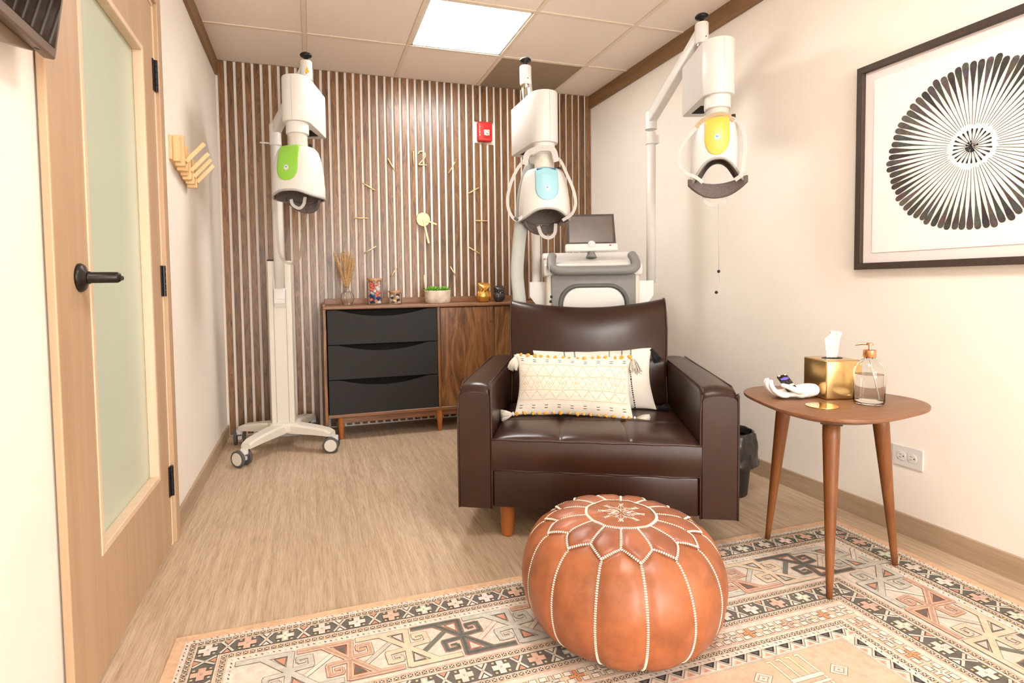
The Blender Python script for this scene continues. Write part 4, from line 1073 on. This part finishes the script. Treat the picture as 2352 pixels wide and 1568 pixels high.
def chain(f, s, d, i, p):
    a = .0062
    P_(f, [(s-a, d-a), (s+a, d-a), (s+a, d+a), (s-a, d+a)], (96, 86, 74), LB)
    strip(f, (s-a*.8, d-a*.8), (s+a*.8, d+a*.8), .0024, CREAM_, LB+1); strip(f, (s-a*.8, d+a*.8), (s+a*.8, d-a*.8), .0024, CREAM_, LB+2)
def dash(f, s, d, i, p): strip(f, (s-.0028, d-.002), (s+.0028, d+.002), .0022, (70, 64, 62) if i % 3 else (188, 188, 170), LB)
cols_ = [(WHT, (246, 214, 208)), (SAL, ORG), (GRY_, (226, 226, 200)), (CREAM_, (216, 214, 196))]
def plus(f, s, d, w_, L, col, layer):
    strip(f, (s-L, d), (s+L, d), w_, col, layer); strip(f, (s, d-L), (s, d+L), w_, col, layer+.5)
def band(f, s, d, i, p):
    if i % 2 == 0:
        c1, c2 = cols_[(i//2) % 4]
        plus(f, s, d, .0195, .0245, OUT, LB); plus(f, s, d, .017, .0235, c1, LB+1)
        a = .0035
        if (i//2) % 2 == 0: plus(f, s, d, .009, .018, c2, LB+2)
        P_(f, [(s-a, d), (s, d-a), (s+a, d), (s, d+a)], OUT, LB+3); a = .002; P_(f, [(s-a, d), (s, d-a), (s+a, d), (s, d+a)], CREAM_, LB+3.5)
        for sx in (-1, 1):
            for sy in (-1, 1):
                x, y = s+sx*.0175, d+sy*.0185; a = .003; P_(f, [(x-a, y-a), (x+a, y-a), (x+a, y+a), (x-a, y+a)], (214, 196, 150), LB+1)
    else:
        for sy in (-1, 1):
            P_(f, [(s-.012, d+sy*.0262), (s+.012, d+sy*.0262), (s, d+sy*.008)], OUT, LB); P_(f, [(s-.009, d+sy*.0255), (s+.009, d+sy*.0255), (s, d+sy*.0115)], [ORG, WHT][(i//2) % 2], LB+1)
        strip(f, (s-.0165, d-.0245), (s+.0165, d+.0245), .0062, (210, 206, 192), LB+2); strip(f, (s-.0165, d+.0245), (s+.0165, d-.0245), .0062, (210, 206, 192), LB+2.5)
        a = .003; P_(f, [(s-a, d), (s, d-a), (s+a, d), (s, d+a)], ORG, LB+3)
def key(f, s, d, i, p):
    c1, c2 = cols_[i % 4]; q = p/2
    for sx in (-1, 1):
        for sy in (-1, 1):
            x, y = s+sx*q*.60, d+sy*.0135; a = q*.30; b2 = .0078
            P_(f, [(x-a, y-b2), (x+a, y-b2), (x+a, y+b2), (x-a, y+b2)], OUT, LB); a -= .0013; b2 -= .0013; P_(f, [(x-a, y-b2), (x+a, y-b2), (x+a, y+b2), (x-a, y+b2)], WHT, LB+1)
    plus(f, s, d, .0105, .020, OUT, LB+2); plus(f, s, d, .0080, .0188, [CREAM_, SAL, GRY_, (224, 150, 110)][i % 4], LB+3)
    a = .0026; P_(f, [(s-a, d), (s, d-a), (s+a, d), (s, d+a)], OUT, LB+4)
def tri(f, s, d, i, p):
    d0, d1 = .559, .578; q = p/2
    P_(f, [(s-q*.72, d0), (s+q*.72, d0), (s, d1)], (62, 58, 64), LB)
    P_(f, [(s-q*.36, d0+.003), (s+q*.36, d0+.003), (s, d1-.006)], (104, 100, 96), LB+1)
    for a, b_ in (((s-q, d0), (s, d1+.008)), ((s, d1+.008), (s+q, d0))): strip(f, a, b_, .0016, OUT, LB); 
    strip(f, (s-q*.82, d0), (s, d1+.0035), .001, (200, 196, 150), LB); strip(f, (s, d1+.0035), (s+q*.82, d0), .001, (200, 196, 150), LB)
    x = s+q; P_(f, [(x-q*.55, .586), (x+q*.55, .586), (x, .571)], SAL, LB+.5); P_(f, [(x-q*.28, .584), (x+q*.28, .584), (x, .577)], ORG, LB+1.5)
for k in range(3):
    run(k, .028, .041, .0148, dash); run(k, .041, .0595, .0178, chain); run(k, .0615, .1155, .0498, band); run(k, .1205, .1415, .0178, chain); run(k, .143, .161, .0148, dash)
    run(k, .350, .369, .0178, chain); run(k, .3735, .431, .0500, band); run(k, .434, .451, .0178, chain); run(k, .470, .516, .068, key); run(k, .527, .543, .0175, chain); run(k, .5435, .556, .0145, dash); run(k, .557, .59, .048, tri)
mcols = [(GRY_, OUT, ORG), ((224, 184, 160), (150, 92, 72), BLKR), ((222, 202, 176), OUT, GRY_), ((120, 118, 110), (186, 120, 96), CREAM_), (GRY_, OUT, ORG), ((238, 184, 158), (150, 92, 72), BLKR)]
def motif(f, s, d, i, p):
    fill, out, tric = mcols[i % 4]
    def g(x, y): return (s+x, d-y)
    segs = []
    for q in (1, -1):
        segs += [((-.134*q, .074*q), (.006*q, .074*q), .017), ((.004*q, .080*q), (0, 0), .016), ((-.066*q, .070*q), (0, 0), .016),
                 ((0, .004*q), (.060*q, .010*q), .015), ((.056*q, .008*q), (.052*q, .052*q), .014), ((.052*q, .048*q), (.018*q, .046*q), .013), ((.020*q, .048*q), (.022*q, .030*q), .009), ((.022*q, .028*q), (.040*q, .030*q), .008)]
    for a, b_, w_ in segs: strip(f, g(*a), g(*b_), w_+.0026, out, LB, .0013)
    for n_, (a, b_, w_) in enumerate(segs): strip(f, g(*a), g(*b_), w_, fill, LB+1+n_*.1, 0)
    if i % 4 in (1, 3):
        for n_, (a, b_, w_) in enumerate(segs): strip(f, g(*a), g(*b_), w_*.45, tuple(int(v*.86) for v in fill) if i % 4 != 3 else (100, 100, 94), LB+3+n_*.05, -.002)
    for q in (1, -1):
        T_ = [(-.040*q, .062*q), (-.006*q, .064*q), (-.010*q, .024*q)]
        P_(f, [g(*v) for v in T_], out, LB+1.9); cx = sum(v[0] for v in T_)/3; cy = sum(v[1] for v in T_)/3
        P_(f, [g(cx+(v[0]-cx)*.74, cy+(v[1]-cy)*.74) for v in T_], tric, LB+2.6)
    b0, b1 = g(.118, .052), g(.048, -.030)
    strip(f, (s+.040, d+.030), (s+.108, d-.034), .0150, out, LB-1); strip(f, (s+.040, d+.030), (s+.108, d-.034), .0128, [WHT, GRY_, (120, 122, 112), CREAM_, ORG, GRY_][i % 6], LB-.5)
f, L, ka, kb = side_map(0)
for i in range(-2, 14):
    s = (.376-RX0)+(i-3)*.153
    if .16 < s < L-.20: motif(f, s, .2485, (i+4) % 4, .153)
for k in (1, 2):
    f, L, ka, kb = side_map(k)
    for i in range(8):
        s = .405+i*.153
        if s < 1.45: motif(f, s, .2485, (i if k == 2 else i+1) % 4, .153)
# inner field motifs
def fld(x, y): return (x, y)
for n_, dx in enumerate((0, .030, .060, .090)):
    a0 = (1.088+dx, 1.103); c = [(216, 214, 186), (206, 214, 184), (226, 216, 170), (220, 220, 200)][n_]
    strip(fld, a0, (a0[0]+.014, a0[1]), .0085, OUT, LB, .001); strip(fld, a0, (a0[0]+.014, a0[1]), .0065, c, LB+1)
    e = (a0[0]+.012, 1.035 if n_ < 3 else .985); strip(fld, (a0[0]+.012, a0[1]), e, .0085, OUT, LB, .001); strip(fld, (a0[0]+.012, a0[1]), e, .0062, c, LB+1.2)
for y, w_ in ((1.030, .012), (1.008, .008)):
    strip(fld, (1.095, y), (1.196, y), w_+.002, OUT, LB+1.5); strip(fld, (1.096, y), (1.195, y), w_, WHT, LB+2)
for (x, y) in ((1.038, 1.060), (1.242, 1.026), (.80, 1.06), (.62, 1.03)):
    for a, b_, c, l_ in ((.030, .024, OUT, 0), (.028, .0222, WHT, 1), (.021, .0165, SAL, 2), (.016, .0125, (120, 108, 110), 3), (.0142, .011, WHT, 4), (.005, .004, ORG, 5)):
        P_(fld, [(x-a, y), (x, y+b_), (x+a, y), (x, y-b_)], c, LB+l_)
MRUG = vcol('rug_print', .95, .10, 45, .25, 700, .0, spec=.15)
rg = tag(obj('rug', mkbox(RX0, RX1, RY0, RY1, .0005, .0083, .002, 1), plain('rug_edge', (236, 200, 160), .95, var=.06, nscale=20)), 'faded peach and cream rug with geometric borders under the pouf and side table', 'rug')
bmesh.ops.recalc_face_normals(pt.bm, faces=pt.bm.faces)
for f in pt.bm.faces:
    if f.normal.z < 0: f.normal_flip()
obj('woven_pattern', pt.bm, MRUG, rg)
RZ = .0116

# ------------------------------------------------------------------ pouf
PX, PY, PR, PH = .822, 1.338, .283, .345
t = thing('pouf', 'round tan leather pouf with white stitched seams in front of the armchair', 'pouf', (PX+.006, PY+.034, RZ), radians(-31)); t.scale = (.98, .98, .915)
prof_p = [(.0, .348), (.05, .3485), (.10, .347), (.14, .342), (.18, .331), (.215, .312), (.245, .284), (.266, .248), (.279, .205), (.284, .160), (.280, .115), (.268, .074), (.246, .038), (.212, .012), (.165, .0)]
def pp(q):
    k = q*(len(prof_p)-1); i = min(int(k), len(prof_p)-2); f = k-i
    p0 = prof_p[max(i-1, 0)]; p1 = prof_p[i]; p2 = prof_p[i+1]; p3 = prof_p[min(i+2, len(prof_p)-1)]
    o = []
    for c in (0, 1): o.append(.5*((2*p1[c])+(-p0[c]+p2[c])*f+(2*p0[c]-5*p1[c]+4*p2[c]-p3[c])*f*f+(-p0[c]+3*p1[c]-3*p2[c]+p3[c])*f**3))
    return max(0, o[0]), o[1]
NP = 14; DA = 2*pi/NP
QR, QH, QL = 2/14, 4.1/14, 5.15/14      # ring, peaks, valleys along the profile
def seamq(a):      # zigzag position at angle a: low at k*DA, high at (k+.5)*DA
    f = (a/DA) % 1; return QL+(QH-QL)*(1-abs(2*f-1))
def surf_p(a, q, off=0):
    r, z = pp(q)
    zz = seamq(a)
    if q > zz: d = abs(((a/DA+.5) % 1)-.5)*DA*r; puff = .0065*(1-exp(-(d/.018)**2)) * min(1, (q-zz)/.12)
    elif q > QR: d = abs((a/DA) % 1-.5)*DA*r; puff = .006*(1-exp(-(d/.012)**2))*min(1, (q-QR)/.06)
    else: puff = .003*min(1, (QR-q)/.05)
    puff += -.005*exp(-((q-zz)/.016)**2) if q > QR else 0
    puff += .0035*noise.noise(Vector((cos(a)*3, sin(a)*3, q*5)))
    r2, z2 = pp(min(1, q+.01)); r1, z1 = pp(max(0, q-.01)); n = Vector((-(z2-z1), (r2-r1))).normalized()
    n = -n if n.y < 0 and q < .3 else n
    if n.x < 0: n = -n if q > .3 else n
    rr = r+n.x*(puff+off); z = z+n.y*(puff+off) if q < .9 else z
    return Vector((rr*cos(a), rr*sin(a), max(0, z)))
bm = BM(); lay = bm.loops.layers.float_color.new('Col'); NU, NV = 280, 120
rn = random.Random(4)
tside = [rn.uniform(.92, 1.06) for _ in range(NP)]; ttop = [rn.choice([.78, .9, 1.0, 1.12, 1.0, .84]) for _ in range(NP)]
vs = [[bm.verts.new(surf_p(2*pi*i/NU, j/NV)) for i in range(NU)] for j in range(1, NV+1)]
c0 = bm.verts.new(surf_p(0, 0))
def pcol(a, q):
    if q < QR: k = 1.02; b_ = (166, 98, 62)
    elif q > seamq(a): k = tside[int(a/DA) % NP]; b_ = (168, 100, 62)
    else: k = ttop[int(a/DA+.5) % NP]; b_ = (168, 102, 72)
    l = lin(b_); return (l[0]*k, l[1]*k, l[2]*k, 1)
for j in range(NV-1):
    for i in range(NU):
        f = bm.faces.new((vs[j][i], vs[j][(i+1) % NU], vs[j+1][(i+1) % NU], vs[j+1][i])); f.smooth = True
        c = pcol(2*pi*(i+.5)/NU, (j+1.5)/NV)
        for l in f.loops: l[lay] = c
for i in range(NU):
    f = bm.faces.new((c0, vs[0][i], vs[0][(i+1) % NU])); f.smooth = True
    for l in f.loops: l[lay] = pcol(0, 0)
f = bm.faces.new(vs[-1])
for l in f.loops: l[lay] = pcol(0, 1)
bmesh.ops.recalc_face_normals(bm, faces=bm.faces)
MPOUF = vcol('tan_leather', .38, .20, 9, .18, 120, coat=.04, spec=.45)
obj('leather_body', bm, MPOUF, t)
def bead_line(path, nm='stitching', sp=.0062, r=.0036):
    P = [Vector(p) for p in path]; bm = BM(); acc = 0; last = P[0]; idx = 0
    for a, b_ in zip(P, P[1:]):
        d = b_-a; L = d.length
        if L < 1e-6: continue
        x = acc
        while x < L:
            p = a+d*(x/L); tdir = d.normalized(); z = Vector((p.x, p.y, (p.z-.17)*1.5)).normalized(); s = tdir.cross(z).normalized()
            for sg in (-1, 1):
                q = p+s*sg*r*.38
                vv = [bm.verts.new(q+tdir*sp*.46), bm.verts.new(q-tdir*sp*.46), bm.verts.new(q+s*r*.8), bm.verts.new(q-s*r*.8), bm.verts.new(q+z*r*.7), bm.verts.new(q-z*r*.4)]
                for f_ in ((0, 2, 4), (2, 1, 4), (1, 3, 4), (3, 0, 4)): bm.faces.new([vv[k] for k in f_])
            x += sp
        acc = x-L
    return obj(nm, bm, MSTITCH, t)
for k in range(NP):
    a = k*DA
    bead_line([surf_p(a, QL+(1.0-QL)*j/60*.985, .001) for j in range(61)])
    bead_line([surf_p(a+DA/2, QR+(QH-QR)*j/20, .001) for j in range(21)])
    bead_line([surf_p(a+DA*j/20, seamq(a+DA*j/20), .0035) for j in range(21)])
bead_line([surf_p(2*pi*j/80, QR, .002) for j in range(81)], sp=.0055, r=.0042)
bm = BM(); zt = .3515
def tl(pts): 
    P = [Vector((p[0], p[1], surf_p(math.atan2(p[1], p[0]) % (2*pi), min(.99*QR, sqrt(p[0]**2+p[1]**2)/.10*QR*.999)).z+.0012)) for p in pts]; tube(bm, P, .0009, 4)
for k in range(8):
    a = 2*pi*k/8; b_ = a+2*pi/8
    R0, R1 = .058, .030
    m_ = (R1*cos(a+pi/8), R1*sin(a+pi/8))
    tl([(R0*cos(a), R0*sin(a)), m_, (R0*cos(b_), R0*sin(b_))])
    tl([(.006*cos(a), .006*sin(a)), (.066*cos(a), .066*sin(a))])
    tl([(.012*cos(a), .012*sin(a)), (.042*cos(a+pi/8), .042*sin(a+pi/8)), (.012*cos(b_), .012*sin(b_))])
    for q in (.046, .054, .060):
        for sg in (-1, 1): tl([(q*cos(a), q*sin(a)), ((q+.007)*cos(a+sg*.11), (q+.007)*sin(a+sg*.11))])
    for j in range(1): tl([(.020*cos(a+.1), .020*sin(a+.1)), (.030*cos(a+.25), .030*sin(a+.25)), (.020*cos(a+.4), .020*sin(a+.4))])
obj('star_embroidery', bm, MSTITCH, t)

# ------------------------------------------------------------------ side table
TX, TY, TZ = 1.672, 1.428, .584
t = thing('side_table', 'walnut side table with rounded triangle top and three tapered legs', 'side table', (TX, TY, RZ))
NT = 72; th0 = radians(-139)
def ro(a): return .266+.026*cos(3*(a-th0))
bm = BM(); rg_ = []
for dr_, z in ((-.060, TZ-.030-RZ), (-.020, TZ-.018-RZ), (-.001, TZ-.010-RZ), (0, TZ-.006-RZ), (-.0008, TZ-.001-RZ), (-.003, TZ-RZ)):
    rg_.append([bm.verts.new(((ro(2*pi*k/NT)+dr_)*cos(2*pi*k/NT), (ro(2*pi*k/NT)+dr_)*sin(2*pi*k/NT), z)) for k in range(NT)])
for a, b_ in zip(rg_, rg_[1:]):
    for k in range(NT): bm.faces.new((a[k], a[(k+1) % NT], b_[(k+1) % NT], b_[k]))
bm.faces.new(rg_[0][::-1]); bm.faces.new(rg_[-1]); obj('table_top', bm, MTEAKX, t, auto=40)
for lx, ly in ((1.632, 1.654), (1.497, 1.273), (1.888, 1.357)):
    d = Vector((lx-TX, ly-TY, 0)); top = d.normalized()*.165; top.z = TZ-.030-RZ; bot = Vector((d.x, d.y, 0))
    P = [bot.lerp(top, k/10) for k in range(11)]
    o = obj('leg', mktube(P, [0.0088+.0155*min(1, k/9)+.0 for k in range(11)], 20), MTEAK, t)
    bm = BM(); box(bm, -.030, .030, -.030, .030, -.013, .001, .002, 1)
    obj('mount_plate', bm, MFRAME, o, loc=tuple(top), rot=(0, 0, math.atan2(d.y, d.x)))
# tissue box
TT = TZ+.0006
bx = thing('tissue_box_cover', 'square polished gold tissue box cover on the side table', 'tissue box', (1.733, 1.477, TT), radians(-14))
hs_ = .0625
bm = BM(); box(bm, -hs_, hs_, -hs_, hs_, .0, .134, .006, 3)
obj('box_shell', bm, MBRASS, bx, auto=40)
bm = BM(); lathe(bm, [(.0, .1343), (.036, .1343), (.036, .1348), (0, .1348)], 32)
for v in bm.verts: v.co.y *= .62
obj('opening', bm, MDARK, bx)
ti = thing('tissue', 'white tissue pulled up out of the gold tissue box', 'tissue', (1.733, 1.477, TT+.134), radians(-20))
bm = BM()
def tis(u, v):
    a = (u-.5)*2; w_ = .019+.013*v**.8; z = .0015+.094*v-(.006*(a*a)*v if a > 0 else .030*a*a*v)
    x = a*w_+.004*v; y = .011*sin(a*7+v*2)*(.3+v)+.006*noise.noise(Vector((u*6, v*5, 1)))
    if a < -.5: y -= .02*(-a-.5)*v*2
    return Vector((x, y, z))
grid(bm, 40, 30, tis); o = obj('tissue_sheet', bm, MTISS, ti, True); md = o.modifiers.new('s', 'SOLIDIFY'); md.thickness = .0008
# soap bottle
sb = thing('soap_dispenser', 'clear glass soap dispenser with rose gold pump on the side table', 'soap dispenser', (1.735, 1.342, TT), radians(-40))
o = obj('bottle_glass', mklathe([(.0, .0), (.036, .0), (.042, .003), (.0445, .010), (.0445, .102), (.043, .115), (.036, .132), (.022, .145), (.016, .149), (.015, .160), (.0125, .160), (.0135, .149), (.020, .142), (.033, .130), (.040, .114), (.0415, .102), (.0415, .010), (.038, .006), (0, .006)], 48), MGLASS, sb, True)
obj('liquid_soap', mklathe([(0, .0068), (.037, .0068), (.0408, .011), (.0408, .098), (0, .098)], 40), MLIQ, sb, True, auto=40)
obj('pump_collar', mklathe([(.0175, .153), (.0185, .155), (.0185, .176), (.016, .178), (0, .178)], 28), MROSE, sb, True, auto=40)
bm = BM(); lathe(bm, [(.004, .176), (.004, .196), (0, .196)], 12); lathe(bm, [(.0105, .193), (.011, .196), (.009, .2), (0, .2)], 16)
tube(bm, [(.006, 0, .1965), (-.020, .002, .1968), (-.040, .004, .1925)], [.0045, .004, .003], 10)
obj('pump_head', bm, MROSE, sb, True, auto=40)
obj('dip_tube', mktube([(0, 0, .15), (.012, 0, .09), (.026, 0, .012)], .0022, 8), MPLA, sb)
# coaster
cst = tag(obj('coaster', mklathe([(0, 0), (.047, 0), (.0472, .001), (.0468, .0024), (0, .0024)], 48, (0, 0, 0)), plain('mirror_gold', (214, 180, 110), .06, metal=1, var=.0), None, True, (1.563, 1.366, TT), auto=40), 'round mirror gold coaster at the front of the side table', 'coaster')
# ceramic hand
hn = thing('hand_dish', 'white ceramic cupped hand resting on the left of the side table', 'figurine', (1.577, 1.506, TT), radians(-24)); hn.scale = (.94, .94, .94)
bm = BM()
def ball(c, r, sc=(1, 1, 1)):
    bmesh.ops.create_icosphere(bm, subdivisions=3, radius=1, matrix=Matrix.Translation(c) @ Matrix.Diagonal((r*sc[0], r*sc[1], r*sc[2], 1)))
def limb(pts, rs):
    P = spline(pts, 8); n = len(P)
    for k, p in enumerate(P):
        q = k/(n-1)*(len(rs)-1); i = min(int(q), len(rs)-2); ball(p, rs[i]+(rs[i+1]-rs[i])*(q-i))
ball((.014, 0, .020), 1, (.048, .038, .0175)); ball((-.012, .0, .017), 1, (.034, .039, .014))
ball((.030, -.024, .024), 1, (.030, .016, .020)); ball((.028, .024, .024), 1, (.030, .014, .018))
limb([(.03, 0, .024), (.060, 0, .028), (.080, .0, .030)], [.024, .026, .023])
for k, (y, L) in enumerate(((-.033, .88), (-.012, 1.0), (.010, 1.0), (.031, .86))):
    limb([(-.022, y*.9, .015), (-.048*L, y, .017), (-.070*L, y*.86, .030), (-.083*L, y*.70, .050), (-.082*L, y*.6, .064)], [.0105, .0098, .0088, .0078, .0064])
limb([(.030, -.030, .030), (.004, -.046, .036), (-.018, -.042, .046), (-.036, -.030, .052)], [.0135, .011, .0095, .0072])
o = obj('hand', bm, MCER, hn, True); md = o.modifiers.new('r', 'REMESH'); md.mode = 'VOXEL'; md.voxel_size = .0016; md.use_smooth_shade = True
md = o.modifiers.new('sm', 'SMOOTH'); md.iterations = 5; md.factor = .6
# remote
rm = thing('remote_control', 'small black remote with purple pad lying in the white ceramic hand', 'remote', (1.568, 1.507, TT+.050), 0)
r_ax = Vector((.69, -.72, 0)); c_ax = Vector((-.72, -.69, 0)); Lx = (r_ax*.44+Vector((0, 0, -.50))+c_ax*.75).normalized(); Sx = (r_ax-Lx*Lx.dot(r_ax)).normalized(); Nz = Lx.cross(Sx)
if Nz.z < 0: Sx = -Sx; Nz = -Nz
rm.rotation_euler = Matrix((Lx, Sx, Nz)).transposed().to_euler(); rm.scale = (.95, .95, .95)
bm = BM(); box(bm, -.046, .040, -.0185, .0185, -.0055, .0055, .005, 3); obj('remote_body', bm, MBLK, rm, auto=40)
MPUR = plain('purple', (116, 92, 204), .4); MSIL = plain('key_pale', (196, 200, 190), .4)
bm = BM(); box(bm, -.028, -.014, -.006, .006, .005, .0068, .001, 1); box(bm, -.0255, -.0165, -.0135, .0135, .005, .0067, .001, 1); obj('direction_pad', bm, MPUR, rm)
for i, x in enumerate((-.040, -.006, .002)):
    for y in (-.011, 0, .011):
        if i == 0 and y == 0: continue
        obj('button', mkbox(x-.0028, x+.0028, y-.004, y+.004, .005, .0066, .001, 1), MFRAME if i else MPLB, rm)
for y in (-.009, .009): obj('shortcut_button', mkbox(.010, .020, y-.0075, y+.0075, .005, .0066, .001, 1), MSIL, rm)

# ------------------------------------------------------------------ waste bin
wb_ = thing('waste_bin', 'black waste bin with crumpled bag behind the right arm of the armchair', 'bin', (1.845, 2.112, 0))
obj('bin_body', mklathe([(.0, .0), (.082, .0), (.086, .004), (.112, .27), (.108, .27), (.083, .01), (0, .01)], 32), plain('bin_black', (34, 30, 28), .5), wb_, True, auto=40)
bm = BM()
def bag(u, v):
    a = 2*pi*u; f_ = [(.100, .27), (.108, .300), (.116, .295), (.122, .25), (.126, .20), (.130, .155), (.128, .145)]
    k = v*(len(f_)-1); i = min(int(k), len(f_)-2); q = k-i; r = f_[i][0]+(f_[i+1][0]-f_[i][0])*q; z = f_[i][1]+(f_[i+1][1]-f_[i][1])*q
    nn = noise.noise(Vector((cos(a)*3, sin(a)*3, z*14)))+.5*noise.noise(Vector((cos(a)*8, sin(a)*8, z*30)))
    r += .008*nn*(1 if v > .1 else .3); z += .010*noise.noise(Vector((cos(a)*4, sin(a)*4, 7)))*v
    return Vector((r*cos(a), r*sin(a), z))
grid(bm, 96, 40, bag, True); o = obj('bin_bag', bm, MBAG, wb_, True); md = o.modifiers.new('s', 'SOLIDIFY'); md.thickness = .0015
